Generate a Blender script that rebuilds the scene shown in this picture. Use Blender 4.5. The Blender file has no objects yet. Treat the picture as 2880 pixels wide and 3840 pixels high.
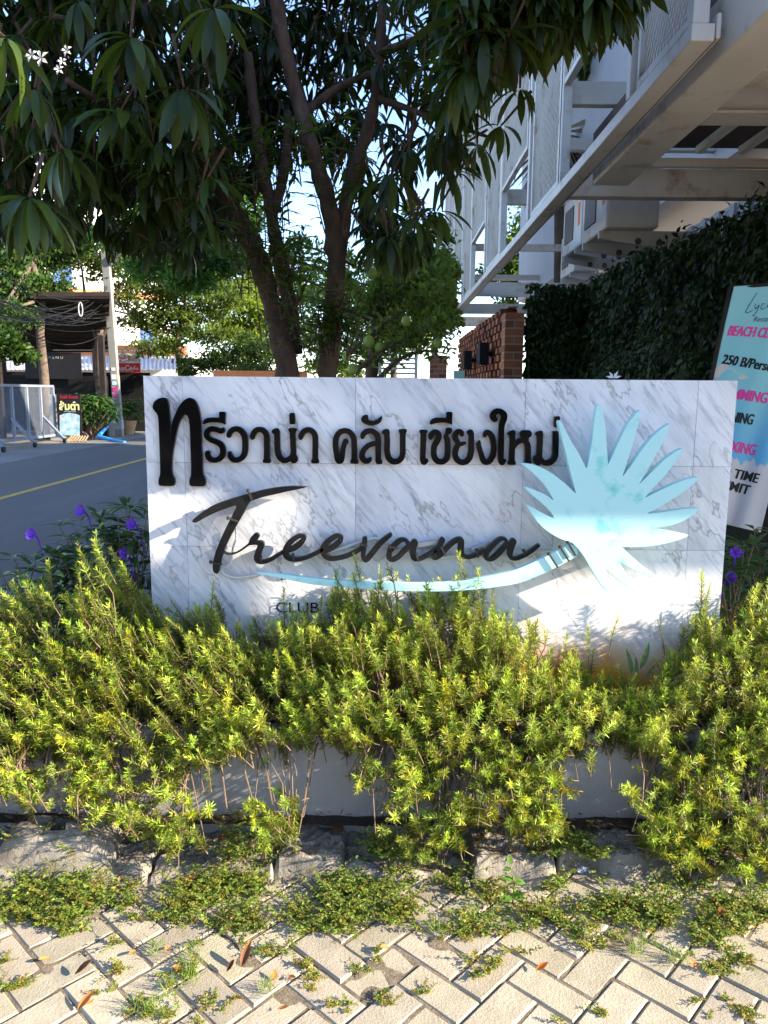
import bpy, math, random
import numpy as np
from mathutils import Matrix, Vector

R = math.radians
rng = np.random.default_rng(7)
random.seed(7)
scene = bpy.context.scene
COL = scene.collection

# ------------------------------------------------------------------ camera
CAM_H = 1.5
PITCH, ROLL = 8.8, 0.48
cam_d = bpy.data.cameras.new('camera')
cam = bpy.data.objects.new('camera', cam_d)
COL.objects.link(cam)
cam_d.lens = 27.0
cam_d.sensor_width = 36.0
cam_d.clip_end = 2000
cam_d.clip_start = 0.02
CM = Matrix.Translation((0, 0, CAM_H)) @ Matrix.Rotation(R(90 - PITCH), 4, 'X') @ Matrix.Rotation(R(ROLL), 4, 'Z')
cam.matrix_world = CM
scene.camera = cam

# ------------------------------------------------------------------ light
SUN_AZ, SUN_EL = 75.0, 22.2          # azimuth of the sun from straight behind the camera towards the right
sd = np.array([math.cos(R(SUN_EL)) * math.sin(R(SUN_AZ)), -math.cos(R(SUN_EL)) * math.cos(R(SUN_AZ)), math.sin(R(SUN_EL))])
world = bpy.data.worlds.new('World')
scene.world = world
world.use_nodes = True
nt = world.node_tree
bg = nt.nodes['Background']
sky = nt.nodes.new('ShaderNodeTexSky')
sky.sky_type = 'NISHITA'
sky.sun_disc = False
sky.sun_elevation = R(SUN_EL)
sky.sun_rotation = math.atan2(sd[0], sd[1])
sky.altitude = 300
sky.air_density = 1.0
sky.dust_density = 0.1
sky.ozone_density = 2.0
tint = nt.nodes.new('ShaderNodeMix'); tint.data_type = 'RGBA'; tint.blend_type = 'MULTIPLY'
tint.inputs[0].default_value = 1.0; tint.inputs[7].default_value = (.93, .925, 1.0, 1)
nt.links.new(sky.outputs[0], tint.inputs[6]); nt.links.new(tint.outputs[2], bg.inputs[0])
bg.inputs[1].default_value = 0.125
sun_d = bpy.data.lights.new('sun', 'SUN')
sun_d.energy = 4.4
sun_d.angle = R(0.5)
sun_d.color = (1.0, 0.89, 0.70)
sun = bpy.data.objects.new('sun', sun_d)
COL.objects.link(sun)
sun.rotation_euler = Vector(sd).to_track_quat('Z', 'Y').to_euler()
sun.location = (8, -2, 6)
vs = scene.view_settings
vs.view_transform = 'Standard'
vs.look = 'None'
vs.exposure = 2.12
vs.gamma = 1.0
scene.cycles.max_bounces = 8
scene.cycles.transparent_max_bounces = 16

# ------------------------------------------------------------------ helpers
CMn = np.array(CM)
def P(px, py, Y):
    """point of the place at distance Y in front of the camera, seen at pixel px,py of the 2880x3840 photograph"""
    px = np.asarray(px, float); py = np.asarray(py, float); Y = np.asarray(Y, float)
    px, py, Y = np.broadcast_arrays(px, py, Y)
    d = np.stack([(px - 1440) / 2880, -(py - 1920) / 2880, -np.ones_like(px)], -1)
    w = d @ CMn[:3, :3].T
    t = Y / w[..., 1]
    return w * t[..., None] + np.array([0, 0, CAM_H])

LOC = {}
def thing(name, label, cat, loc=(0, 0, 0), group=None):
    o = bpy.data.objects.new(name, None)
    o.empty_display_size = 0.1
    COL.objects.link(o)
    o.location = loc
    LOC[o.name] = np.array(loc, float)
    o['label'] = label
    o['category'] = cat
    if group: o['group'] = group
    return o

def tag(o, label, cat, group=None):
    o['label'] = label; o['category'] = cat
    if group: o['group'] = group
    return o

class MB:
    """collects shapes of one mesh"""
    def __init__(s): s.V = []; s.F4 = []; s.FN = []; s.C = []; s.n = 0
    def add(s, V, F, col=None):
        V = np.asarray(V, float).reshape(-1, 3)
        if isinstance(F, np.ndarray) and F.ndim == 2 and F.shape[1] == 4:
            s.F4.append(F + s.n)
        else:
            s.FN += [[i + s.n for i in f] for f in F]
        s.V.append(V)
        c = np.ones((len(V), 4))
        if col is not None: c[:, :3] = col
        s.C.append(c)
        s.n += len(V)
        return s
    def box(s, c, size, rot=None, col=None, taper=None):
        h = np.array(size, float) / 2
        v = np.array([[x, y, z] for z in (-1, 1) for y in (-1, 1) for x in (-1, 1)], float) * h
        if taper: v[4:, :2] *= taper
        if rot is not None: v = v @ np.array(rot).T
        f = np.array([[0, 2, 3, 1], [4, 5, 7, 6], [0, 1, 5, 4], [2, 6, 7, 3], [0, 4, 6, 2], [1, 3, 7, 5]])
        return s.add(v + np.array(c, float), f, col)
    def bar(s, a, b, w, h, up=(0, 0, 1), col=None):
        a = np.array(a, float); b = np.array(b, float)
        d = b - a; L = np.linalg.norm(d); d /= L
        x = np.cross(d, up); x /= np.linalg.norm(x)
        z = np.cross(x, d)
        return s.box((a + b) / 2, (w, L, h), np.stack([x, d, z], 1), col)
    def tube(s, pts, rad, sides=6, col=None, cap=True):
        pts = np.asarray(pts, float); n = len(pts)
        rad = np.broadcast_to(np.asarray(rad, float), (n,))
        tan = np.gradient(pts, axis=0)
        tan /= np.linalg.norm(tan, axis=1)[:, None] + 1e-12
        ref = np.array([0, 0, 1.0]) if abs(tan[0][2]) < .9 else np.array([1.0, 0, 0])
        x = np.cross(ref, tan[0]); x /= np.linalg.norm(x)
        V = []
        a = np.arange(sides) * 2 * np.pi / sides
        for i in range(n):
            x = x - tan[i] * np.dot(x, tan[i]); x /= np.linalg.norm(x) + 1e-12
            y = np.cross(tan[i], x)
            V.append(pts[i] + rad[i] * (np.cos(a)[:, None] * x + np.sin(a)[:, None] * y))
        V = np.concatenate(V)
        k = np.arange(sides); k2 = (k + 1) % sides
        F = np.concatenate([np.stack([i * sides + k, i * sides + k2, (i + 1) * sides + k2, (i + 1) * sides + k], 1) for i in range(n - 1)])
        s.add(V, F, col)
        if cap:
            s.FN.append([s.n - len(V) + j for j in range(sides)][::-1])
            s.FN.append([s.n - sides + j for j in range(sides)])
        return s
    def lathe(s, prof, c, sides=20, col=None):
        a = np.arange(sides) * 2 * np.pi / sides
        V = np.concatenate([np.stack([r * np.cos(a), r * np.sin(a), np.full(sides, z)], 1) for r, z in prof]) + np.array(c, float)
        k = np.arange(sides); k2 = (k + 1) % sides
        F = np.concatenate([np.stack([i * sides + k, i * sides + k2, (i + 1) * sides + k2, (i + 1) * sides + k], 1) for i in range(len(prof) - 1)])
        return s.add(V, F, col)
    def build(s, name, m, parent=None, smooth=False, kind=None, bevel=None):
        V = np.concatenate(s.V)
        if parent is not None:
            r = parent
            while r.parent is not None: r = r.parent
            V = V - LOC[r.name]
        me = bpy.data.meshes.new(name)
        F4 = np.concatenate(s.F4) if s.F4 else np.zeros((0, 4), int)
        n4 = len(F4)
        loops = F4.ravel().tolist() if s.FN else F4.ravel()
        if s.FN:
            starts = list(range(0, 4 * n4, 4)); cur = 4 * n4
            for f in s.FN:
                loops += list(f); starts.append(cur); cur += len(f)
            loops = np.array(loops); starts = np.array(starts)
        else:
            starts = np.arange(n4) * 4
        me.vertices.add(len(V)); me.vertices.foreach_set('co', V.astype(np.float32).ravel())
        me.loops.add(len(loops)); me.loops.foreach_set('vertex_index', loops.astype(np.int32))
        me.polygons.add(len(starts)); me.polygons.foreach_set('loop_start', starts.astype(np.int32))
        me.polygons.foreach_set('use_smooth', np.full(len(starts), smooth))
        me.update(calc_edges=True)
        ca = me.color_attributes.new('Col', 'FLOAT_COLOR', 'POINT')
        ca.data.foreach_set('color', np.concatenate(s.C).astype(np.float32).ravel())
        me.validate()
        me.materials.append(m)
        o = bpy.data.objects.new(name, me)
        COL.objects.link(o)
        if parent is not None: o.parent = parent
        else: LOC[o.name] = np.zeros(3)
        if kind: o['kind'] = kind
        if bevel:
            b = o.modifiers.new('bevel', 'BEVEL'); b.width = bevel; b.segments = 2; b.limit_method = 'ANGLE'
        return o

def unit(v): return v / (np.linalg.norm(v, axis=-1, keepdims=True) + 1e-12)

def scatter(mb, tv, tf, pos, yd, zhint, scale, col=None):
    """copies of a leaf shape: y axis along yd, z axis towards zhint"""
    pos = np.asarray(pos, float); n = len(pos)
    y = unit(np.asarray(yd, float))
    x = unit(np.cross(y, np.asarray(zhint, float)))
    z = np.cross(x, y)
    sc = np.broadcast_to(np.asarray(scale, float), (n,)) if np.ndim(scale) < 2 else None
    T = np.stack([x, y, z], 2)
    if sc is not None: T = T * sc[:, None, None]
    else: T = T * np.asarray(scale)[:, None, :]
    V = np.einsum('nij,kj->nki', T, tv) + pos[:, None, :]
    k = len(tv)
    F = (tf[None] + (np.arange(n) * k)[:, None, None]).reshape(-1, 4)
    c = None
    if col is not None:
        col = np.asarray(col, float)
        c = np.repeat(np.broadcast_to(col, (n, 3)), k, 0)
    mb.add(V.reshape(-1, 3), F, c)

def leaf_shape(w=.25, rows=5, fold=.25, droop=.25, peak=.5, tipw=0.02):
    t = np.linspace(0, 1, rows)
    prof = np.where(t < peak, np.sin(t / peak * np.pi / 2) ** .8, np.cos((t - peak) / (1 - peak) * np.pi / 2) ** .75)
    hw = np.maximum(prof * w / 2, tipw * w)
    V = []
    for i in range(rows):
        zc = -droop * t[i] ** 2
        yy = t[i] * (1 - .15 * droop * t[i])
        V += [[-hw[i], yy, zc + fold * hw[i]], [0, yy, zc], [hw[i], yy, zc + fold * hw[i]]]
    F = []
    for i in range(rows - 1):
        a = i * 3
        F += [[a, a + 1, a + 4, a + 3], [a + 1, a + 2, a + 5, a + 4]]
    return np.array(V), np.array(F)

def quad_leaf(w=.5, fold=0.0, wide=.45):
    return np.array([[0, 0, 0], [w / 2, wide, fold], [0, 1, 0], [-w / 2, wide, fold]]), np.array([[0, 1, 2, 3]])

def bump2(x, y, s, seed):
    r = np.random.default_rng(seed); z = 0
    for k in range(10):
        a, b, p = r.uniform(-s, s), r.uniform(-s, s), r.uniform(0, 6.28)
        z = z + np.sin(a * x + b * y + p)
    return z / 10

def rdir(n):
    v = rng.normal(size=(n, 3)); return unit(v)

# ------------------------------------------------------------------ materials
def new_mat(name):
    m = bpy.data.materials.new(name); m.use_nodes = True
    n = m.node_tree.nodes; n.clear()
    out = n.new('ShaderNodeOutputMaterial')
    return m, n, m.node_tree.links, out

def sock(lk, s, v):
    if hasattr(v, 'is_linked') or isinstance(v, bpy.types.NodeSocket): lk.new(v, s)
    else: s.default_value = v

def mix(n, lk, fac, a, b, mode='MIX'):
    m = n.new('ShaderNodeMix'); m.data_type = 'RGBA'; m.blend_type = mode
    for s, v in ((m.inputs[0], fac), (m.inputs[6], a), (m.inputs[7], b)):
        if isinstance(v, tuple) and len(v) == 3: v = (*v, 1)
        sock(lk, s, v)
    return m.outputs[2]

def math_n(n, lk, op, a, b=0.0, clamp=False):
    m = n.new('ShaderNodeMath'); m.operation = op; m.use_clamp = clamp
    sock(lk, m.inputs[0], a); sock(lk, m.inputs[1], b)
    return m.outputs[0]

def noise(n, lk, vec, scale, detail=4, rough=.55):
    t = n.new('ShaderNodeTexNoise'); t.inputs['Scale'].default_value = scale
    t.inputs['Detail'].default_value = detail; t.inputs['Roughness'].default_value = rough
    if vec is not None: lk.new(vec, t.inputs['Vector'])
    return t.outputs[0]

def ramp(n, lk, fac, a, b, ca=(0, 0, 0, 1), cb=(1, 1, 1, 1)):
    r = n.new('ShaderNodeMapRange'); r.inputs[1].default_value = a; r.inputs[2].default_value = b
    lk.new(fac, r.inputs[0]); return r.outputs[0]

def surf(name, ca, cb=None, scale=6, rough=.7, bump=.0, bscale=40, spec=.3, metal=0.0, vcol=False, dirt=None, dscale=2.0, stretch=None):
    """principled surface, two colours mixed by noise, optional stains and bump"""
    m, n, lk, out = new_mat(name)
    b = n.new('ShaderNodeBsdfPrincipled')
    tc = n.new('ShaderNodeTexCoord')
    vec = tc.outputs['Object']
    if stretch:
        mp = n.new('ShaderNodeMapping'); mp.inputs['Scale'].default_value = stretch
        lk.new(vec, mp.inputs[0]); vec = mp.outputs[0]
    if cb is None: cb = tuple(c * .8 for c in ca)
    c = mix(n, lk, ramp(n, lk, noise(n, lk, vec, scale), .3, .7), ca, cb)
    if dirt:
        c = mix(n, lk, ramp(n, lk, noise(n, lk, vec, dscale, 6, .65), .55, .72), c, dirt)
    if vcol:
        a = n.new('ShaderNodeAttribute'); a.attribute_name = 'Col'
        c = mix(n, lk, 1.0, c, a.outputs[0], 'MULTIPLY')
    lk.new(c, b.inputs['Base Color'])
    b.inputs['Roughness'].default_value = rough
    b.inputs['Specular IOR Level'].default_value = spec
    b.inputs['Metallic'].default_value = metal
    if bump:
        bp = n.new('ShaderNodeBump'); bp.inputs['Strength'].default_value = bump; bp.inputs['Distance'].default_value = .01
        lk.new(noise(n, lk, vec, bscale, 6, .7), bp.inputs['Height']); lk.new(bp.outputs[0], b.inputs['Normal'])
    lk.new(b.outputs[0], out.inputs[0])
    return m

def foliage(name, base, trans, tfac=.35, rough=.45, spec=.4):
    m, n, lk, out = new_mat(name)
    a = n.new('ShaderNodeAttribute'); a.attribute_name = 'Col'
    b = n.new('ShaderNodeBsdfPrincipled')
    lk.new(mix(n, lk, 1.0, base, a.outputs[0], 'MULTIPLY'), b.inputs['Base Color'])
    b.inputs['Roughness'].default_value = rough
    b.inputs['Specular IOR Level'].default_value = spec
    t = n.new('ShaderNodeBsdfTranslucent')
    lk.new(mix(n, lk, 1.0, trans, a.outputs[0], 'MULTIPLY'), t.inputs[0])
    ms = n.new('ShaderNodeMixShader'); ms.inputs[0].default_value = tfac
    lk.new(b.outputs[0], ms.inputs[1]); lk.new(t.outputs[0], ms.inputs[2])
    lk.new(ms.outputs[0], out.inputs[0])
    return m

def plain(name, c, rough=.6, spec=.3, emit=None):
    return surf(name, c, tuple(x * .86 for x in c), 9, rough, spec=spec)

def marble_mat():
    m, n, lk, out = new_mat('marble')
    b = n.new('ShaderNodeBsdfPrincipled')
    tc = n.new('ShaderNodeTexCoord'); pos = tc.outputs['Object']
    at = n.new('ShaderNodeAttribute'); at.attribute_name = 'Col'
    va = n.new('ShaderNodeVectorMath'); va.operation = 'MULTIPLY_ADD'
    lk.new(at.outputs[1], va.inputs[0]); va.inputs[1].default_value = (40, 40, 40); lk.new(pos, va.inputs[2])
    def stretched(sx, sz, ang=-52):
        r = n.new('ShaderNodeMapping'); r.inputs['Rotation'].default_value = (0, R(ang), 0); lk.new(va.outputs[0], r.inputs[0])
        s = n.new('ShaderNodeMapping'); s.inputs['Scale'].default_value = (sx, 3, sz); lk.new(r.outputs[0], s.inputs[0])
        return s.outputs[0]
    c = (0.80, 0.785, 0.80)
    cloud = ramp(n, lk, noise(n, lk, stretched(1.4, 5), 1.0, 5, .6), .38, .68)
    c = mix(n, lk, math_n(n, lk, 'MULTIPLY', cloud, .75), c, (0.47, 0.49, 0.56))
    warm = ramp(n, lk, noise(n, lk, stretched(2, 3.5), 1.3, 4, .6), .55, .75)
    c = mix(n, lk, math_n(n, lk, 'MULTIPLY', warm, .4), c, (0.72, 0.65, 0.50))
    f1 = ramp(n, lk, noise(n, lk, stretched(5, 34), 1.0, 6, .66), .53, .66)
    msk = ramp(n, lk, noise(n, lk, stretched(1.2, 4.2, -50), 1.7, 3), .36, .56)
    c = mix(n, lk, math_n(n, lk, 'MULTIPLY', math_n(n, lk, 'MULTIPLY', f1, msk), .6), c, (0.25, 0.26, 0.32))
    f2 = ramp(n, lk, noise(n, lk, stretched(9, 70, -49), 1.0, 5, .7), .50, .64)
    m2 = ramp(n, lk, noise(n, lk, stretched(1.0, 3.0, -55), 2.2, 4), .38, .60)
    c = mix(n, lk, math_n(n, lk, 'MULTIPLY', math_n(n, lk, 'MULTIPLY', f2, m2), .55), c, (0.33, 0.335, 0.38))
    rd = noise(n, lk, stretched(1.0, 2.6, -58), 1.6, 5, .6)
    rd = math_n(n, lk, 'ABSOLUTE', math_n(n, lk, 'SUBTRACT', rd, .5))
    ln = ramp(n, lk, rd, .010, .0)
    c = mix(n, lk, math_n(n, lk, 'MULTIPLY', math_n(n, lk, 'MULTIPLY', ln, msk), .8), c, (0.28, 0.27, 0.28))
    gm = ramp(n, lk, noise(n, lk, pos, 2.3, 6, .7), .52, .75)
    c = mix(n, lk, math_n(n, lk, 'MULTIPLY', gm, .30), c, (0.50, 0.45, 0.38))
    mp2 = n.new('ShaderNodeMapping'); mp2.inputs['Scale'].default_value = (14, 1, .7); lk.new(pos, mp2.inputs[0])
    dr = ramp(n, lk, noise(n, lk, mp2.outputs[0], 1.0, 4, .6), .56, .75)
    c = mix(n, lk, math_n(n, lk, 'MULTIPLY', dr, .22), c, (0.42, 0.40, 0.38))
    # rust stain creeping up from the soil
    sx = n.new('ShaderNodeSeparateXYZ'); lk.new(pos, sx.inputs[0])
    nz = noise(n, lk, pos, 5, 4)
    h = math_n(n, lk, 'ADD', math_n(n, lk, 'ADD', sx.outputs[2], .36), math_n(n, lk, 'MULTIPLY', nz, -.34))
    st = ramp(n, lk, h, .53, .33)
    c = mix(n, lk, math_n(n, lk, 'MULTIPLY', st, .95), c, (0.72, 0.30, 0.015))
    lk.new(c, b.inputs['Base Color'])
    b.inputs['Roughness'].default_value = .22
    b.inputs['Specular IOR Level'].default_value = .45
    lk.new(b.outputs[0], out.inputs[0])
    return m

M = {}
M['marble'] = marble_mat()
M['black_gloss'] = surf('black_gloss', (.003, .003, .0035), (.006, .005, .005), 8, .08, spec=.22)
M['black_worn'] = surf('black_worn', (.005, .005, .006), (.012, .012, .012), 60, .4, spec=.25, dirt=(.05, .05, .048), dscale=140)
M['teal_sign'] = surf('teal_sign', (.45, .74, .75), (.43, .73, .74), 3, .35, dirt=(.15, .58, .56), dscale=11)
M['cable_clear'] = surf('cable_clear', (.66, .65, .60), (.58, .57, .52), 12, .3)
M['alu'] = surf('alu', (.55, .57, .60), (.48, .5, .53), 20, .35, metal=.6)
M['tie'] = surf('tie', (.02, .02, .02), (.05, .045, .04), 40, .5)
M['grout'] = surf('grout', (.50, .48, .46), None, 20, .8)
M['concrete'] = surf('concrete', (.36, .345, .34), (.30, .285, .285), 3, .85, .25, 60, dirt=(.23, .215, .205), dscale=3.5)
M['concrete_rough'] = surf('concrete_rough', (.29, .255, .21), (.17, .145, .115), 9, .95, 1.0, 30, dirt=(.085, .062, .043), dscale=5)
M['paver'] = surf('paver', (.43, .37, .28), (.345, .29, .215), 16, .95, .45, 140, vcol=True, dirt=(.29, .25, .19), dscale=7)
M['joint'] = surf('joint', (.27, .215, .155), (.13, .10, .07), 40, 1.0, 1.0, 120)
M['soil'] = surf('soil', (.075, .05, .035), (.03, .021, .016), 22, 1.0, 1.0, 60)
M['dirt'] = surf('dirt', (.27, .22, .165), (.19, .155, .115), 1.2, 1.0, .6, 12, dirt=(.13, .12, .07), dscale=.8)
M['asphalt'] = surf('asphalt', (.118, .110, .110), (.088, .083, .083), .35, .9, .5, 90, dirt=(.145, .143, .145), dscale=.25, stretch=(1.5, .25, 1))
M['apron'] = surf('apron', (.21, .20, .185), (.16, .15, .14), .8, .95, .4, 30)
M['road_paint'] = surf('road_paint', (.60, .36, .06), (.42, .27, .07), 8, .8, dirt=(.2, .16, .08), dscale=14)
M['rosemary'] = foliage('rosemary', (.40, .45, .05), (.56, .58, .035), .24, .5, .3)
M['twig'] = surf('twig', (.22, .15, .10), (.13, .085, .055), 40, .9)
M['bark'] = surf('bark', (.115, .066, .042), (.05, .03, .021), 22, .95, 1.0, 45, dirt=(.15, .11, .085), dscale=12, stretch=(1, 1, .45))
M['bark_grey'] = surf('bark_grey', (.15, .11, .085), (.075, .055, .045), 6, .95, .8, 20)
M['tree_leaf'] = foliage('tree_leaf', (.017, .031, .006), (.075, .12, .012), .25, .38, .32)
M['far_leaf'] = foliage('far_leaf', (.06, .092, .02), (.17, .24, .03), .40, .5, .25)
M['ivy'] = foliage('ivy', (.020, .042, .010), (.04, .08, .012), .2, .5, .22)
M['ruellia'] = foliage('ruellia', (.06, .115, .034), (.13, .21, .045), .3, .4, .3)
M['weed'] = foliage('weed', (.16, .235, .04), (.27, .36, .045), .3, .5, .3)
M['purple'] = foliage('purple', (.20, .06, .62), (.22, .07, .65), .35, .5, .2)
M['petal'] = foliage('petal', (.80, .76, .74), (.7, .65, .6), .3, .5, .2)
M['fruit'] = surf('fruit', (.30, .38, .09), (.23, .33, .07), 8, .45)
M['dry_leaf'] = foliage('dry_leaf', (.34, .17, .07), (.38, .18, .05), .25, .6, .25)
M['white_steel'] = surf('white_steel', (.66, .63, .58), (.58, .54, .49), 2.5, .5, dirt=(.36, .27, .19), dscale=4.5, spec=.4)
M['rust'] = surf('rust', (.16, .10, .07), (.08, .05, .035), 8, .9)
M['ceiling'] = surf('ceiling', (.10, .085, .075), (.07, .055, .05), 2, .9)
M['pale_wall'] = surf('pale_wall', (.52, .54, .60), (.47, .49, .55), 1.5, .7)
M['ac_white'] = surf('ac_white', (.60, .575, .55), (.52, .49, .46), 4, .55, dirt=(.4, .34, .28), dscale=5)
M['ac_grill'] = surf('ac_grill', (.12, .11, .11), None, 8, .6)
M['brick'] = surf('brick', (.34, .115, .05), (.22, .07, .032), 9, .9, .5, 50, vcol=True)
M['mortar'] = surf('mortar', (.30, .26, .22), None, 12, .95)
M['dark_wood'] = surf('dark_wood', (.03, .02, .016), (.014, .01, .009), 5, .85)
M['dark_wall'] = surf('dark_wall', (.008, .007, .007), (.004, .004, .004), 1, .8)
M['roof_tile'] = surf('roof_tile', (.055, .036, .028), (.035, .024, .019), 3, .9)
M['metal_roof'] = surf('metal_roof', (.56, .55, .56), (.44, .43, .45), 2, .5)
M['white_wall'] = surf('white_wall', (.78, .76, .73), (.72, .70, .67), .5, .8)
M['orange_trim'] = surf('orange_trim', (.72, .24, .09), None, 2, .7)
M['blue_glass'] = surf('blue_glass', (.07, .16, .42), (.04, .08, .25), 1.5, .3)
M['galv'] = surf('galv', (.24, .27, .33), (.18, .20, .25), 3, .5, metal=.25)
M['pole'] = surf('pole', (.25, .24, .225), (.20, .19, .18), 2, .9, .2, 30, dirt=(.15, .145, .14), dscale=2)
M['wire'] = surf('wire', (.012, .012, .013), None, 4, .6)
M['blue_pipe'] = surf('blue_pipe', (.03, .25, .60), (.03, .2, .5), 4, .4)
M['terracotta'] = surf('terracotta', (.40, .24, .13), (.3, .18, .1), 5, .8)
M['grey_pot'] = surf('grey_pot', (.35, .36, .37), None, 5, .8)
M['bamboo'] = surf('bamboo', (.45, .30, .17), (.3, .19, .1), 6, .7)
M['board_black'] = surf('board_black', (.012, .011, .014), None, 4, .5)
M['cream'] = plain('cream', (.75, .70, .30))
M['red_paint'] = plain('red_paint', (.62, .02, .025), .5)
M['white_paint'] = plain('white_paint', (.72, .69, .66), .5)
M['pink_ink'] = plain('pink_ink', (.80, .05, .30), .6)
M['black_ink'] = plain('black_ink', (.012, .012, .013), .6)
M['sand_ink'] = plain('sand_ink', (.66, .58, .52), .7)
M['leaf_ink'] = plain('leaf_ink', (.16, .36, .06), .7)
M['brown_ink'] = plain('brown_ink', (.42, .13, .05), .7)
M['pale_ink'] = plain('pale_ink', (.45, .65, .75), .6)
M['plastic'] = surf('plastic', (.30, .33, .36), (.5, .52, .55), 20, .15)
M['green_tarp'] = surf('green_tarp', (.05, .35, .2), None, 3, .6)

def banner_mat():
    m, n, lk, out = new_mat('banner_fabric')
    b = n.new('ShaderNodeBsdfPrincipled')
    a = n.new('ShaderNodeAttribute'); a.attribute_name = 'Col'
    tc = n.new('ShaderNodeTexCoord')
    sp = noise(n, lk, tc.outputs['Object'], 220, 2)
    c = mix(n, lk, math_n(n, lk, 'MULTIPLY', sp, .25), a.outputs[0], (.30, .33, .36))
    lk.new(c, b.inputs['Base Color']); b.inputs['Roughness'].default_value = .75
    lk.new(b.outputs[0], out.inputs[0]); return m
M['banner'] = banner_mat()

# ------------------------------------------------------------------ outline shapes -> meshes
def chaikin(p, it=2):
    p = np.asarray(p, float)
    for _ in range(it):
        q = np.roll(p, -1, 0)
        p = np.stack([.75 * p + .25 * q, .25 * p + .75 * q], 1).reshape(-1, 2)
    return p

def sdf_strokes(X, Y, strokes):
    D = np.full(X.shape, 1e9)
    for st in strokes:
        st = np.asarray(st, float)
        if len(st) > 2:                                  # smooth the centre line
            t = np.arange(len(st)); tt = np.linspace(0, len(st) - 1, (len(st) - 1) * 4 + 1)
            out = []
            for u in tt:
                i = min(int(u), len(st) - 2); f = u - i
                p0 = st[max(i - 1, 0)]; p1 = st[i]; p2 = st[i + 1]; p3 = st[min(i + 2, len(st) - 1)]
                out.append(.5 * ((2 * p1) + (-p0 + p2) * f + (2 * p0 - 5 * p1 + 4 * p2 - p3) * f * f + (-p0 + 3 * p1 - 3 * p2 + p3) * f ** 3))
            st = np.array(out)
        if len(st) == 1: st = np.vstack([st, st])
        for a, b in zip(st[:-1], st[1:]):
            d = b[:2] - a[:2]; L = d @ d + 1e-9
            h = np.clip(((X - a[0]) * d[0] + (Y - a[1]) * d[1]) / L, 0, 1)
            D = np.minimum(D, np.hypot(X - a[0] - h * d[0], Y - a[1] - h * d[1]) - (a[2] + h * (b[2] - a[2])))
    return D

def sdf_poly(X, Y, poly):
    D = np.full(X.shape, 1e9); ins = np.zeros(X.shape, bool)
    for a, b in zip(poly, np.roll(poly, -1, 0)):
        d = b - a; L = d @ d + 1e-9
        h = np.clip(((X - a[0]) * d[0] + (Y - a[1]) * d[1]) / L, 0, 1)
        D = np.minimum(D, np.hypot(X - a[0] - h * d[0], Y - a[1] - h * d[1]))
        if a[1] != b[1]:
            c = ((a[1] > Y) != (b[1] > Y)) & (X < (b[0] - a[0]) * (Y - a[1]) / (b[1] - a[1]) + a[0])
            ins ^= c
    return np.where(ins, -D, D)

def contours(F, xs, ys):
    """closed level-zero lines of a sampled field (marching squares)"""
    segs = {}
    ny, nx = F.shape
    S = F < 0
    code = S[:-1, :-1] * 1 + S[:-1, 1:] * 2 + S[1:, 1:] * 4 + S[1:, :-1] * 8
    tab = {1: [(3, 0)], 2: [(0, 1)], 3: [(3, 1)], 4: [(1, 2)], 5: [(3, 2), (1, 0)], 6: [(0, 2)], 7: [(3, 2)],
           8: [(2, 3)], 9: [(2, 0)], 10: [(0, 3), (2, 1)], 11: [(2, 1)], 12: [(1, 3)], 13: [(1, 0)], 14: [(0, 3)]}
    def key(j, i, e):
        return {0: ('h', j, i), 1: ('v', j, i + 1), 2: ('h', j + 1, i), 3: ('v', j, i)}[e]
    nxt = {}
    for j, i in zip(*np.nonzero((code > 0) & (code < 15))):
        for a, b in tab[int(code[j, i])]:
            nxt[key(j, i, a)] = key(j, i, b)
    def pt(k):
        t, j, i = k
        if t == 'h':
            a, b = F[j, i], F[j, i + 1]; f = a / (a - b); return (xs[i] + f * (xs[i + 1] - xs[i]), ys[j])
        a, b = F[j, i], F[j + 1, i]; f = a / (a - b); return (xs[i], ys[j] + f * (ys[j + 1] - ys[j]))
    out = []; seen = set()
    for k0 in list(nxt):
        if k0 in seen: continue
        k = k0; line = []
        while k not in seen and k in nxt:
            seen.add(k); line.append(pt(k)); k = nxt[k]
        if len(line) > 8: out.append(np.array(line))
    return out

def curve_mesh(loops, depth, bevel=0.0):
    """flat filled outline loops (x,y) -> verts, faces, extruded symmetrically"""
    cu = bpy.data.curves.new('tmp', 'CURVE'); cu.dimensions = '2D'; cu.fill_mode = 'BOTH'
    cu.extrude = depth; cu.bevel_depth = bevel; cu.offset = -bevel; cu.bevel_resolution = 1
    for l in loops:
        s = cu.splines.new('POLY'); s.points.add(len(l) - 1)
        s.points.foreach_set('co', np.column_stack([l, np.zeros(len(l)), np.ones(len(l))]).ravel())
        s.use_cyclic_u = True
    return obj_arrays(cu)

def obj_arrays(cu):
    o = bpy.data.objects.new('tmp', cu); COL.objects.link(o)
    dg = bpy.context.evaluated_depsgraph_get()
    e = o.evaluated_get(dg); me = e.to_mesh()
    V = np.empty(len(me.vertices) * 3, np.float32); me.vertices.foreach_get('co', V)
    F = [list(p.vertices) for p in me.polygons]
    e.to_mesh_clear()
    bpy.data.objects.remove(o); bpy.data.curves.remove(cu)
    return V.reshape(-1, 3).astype(float), F

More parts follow.
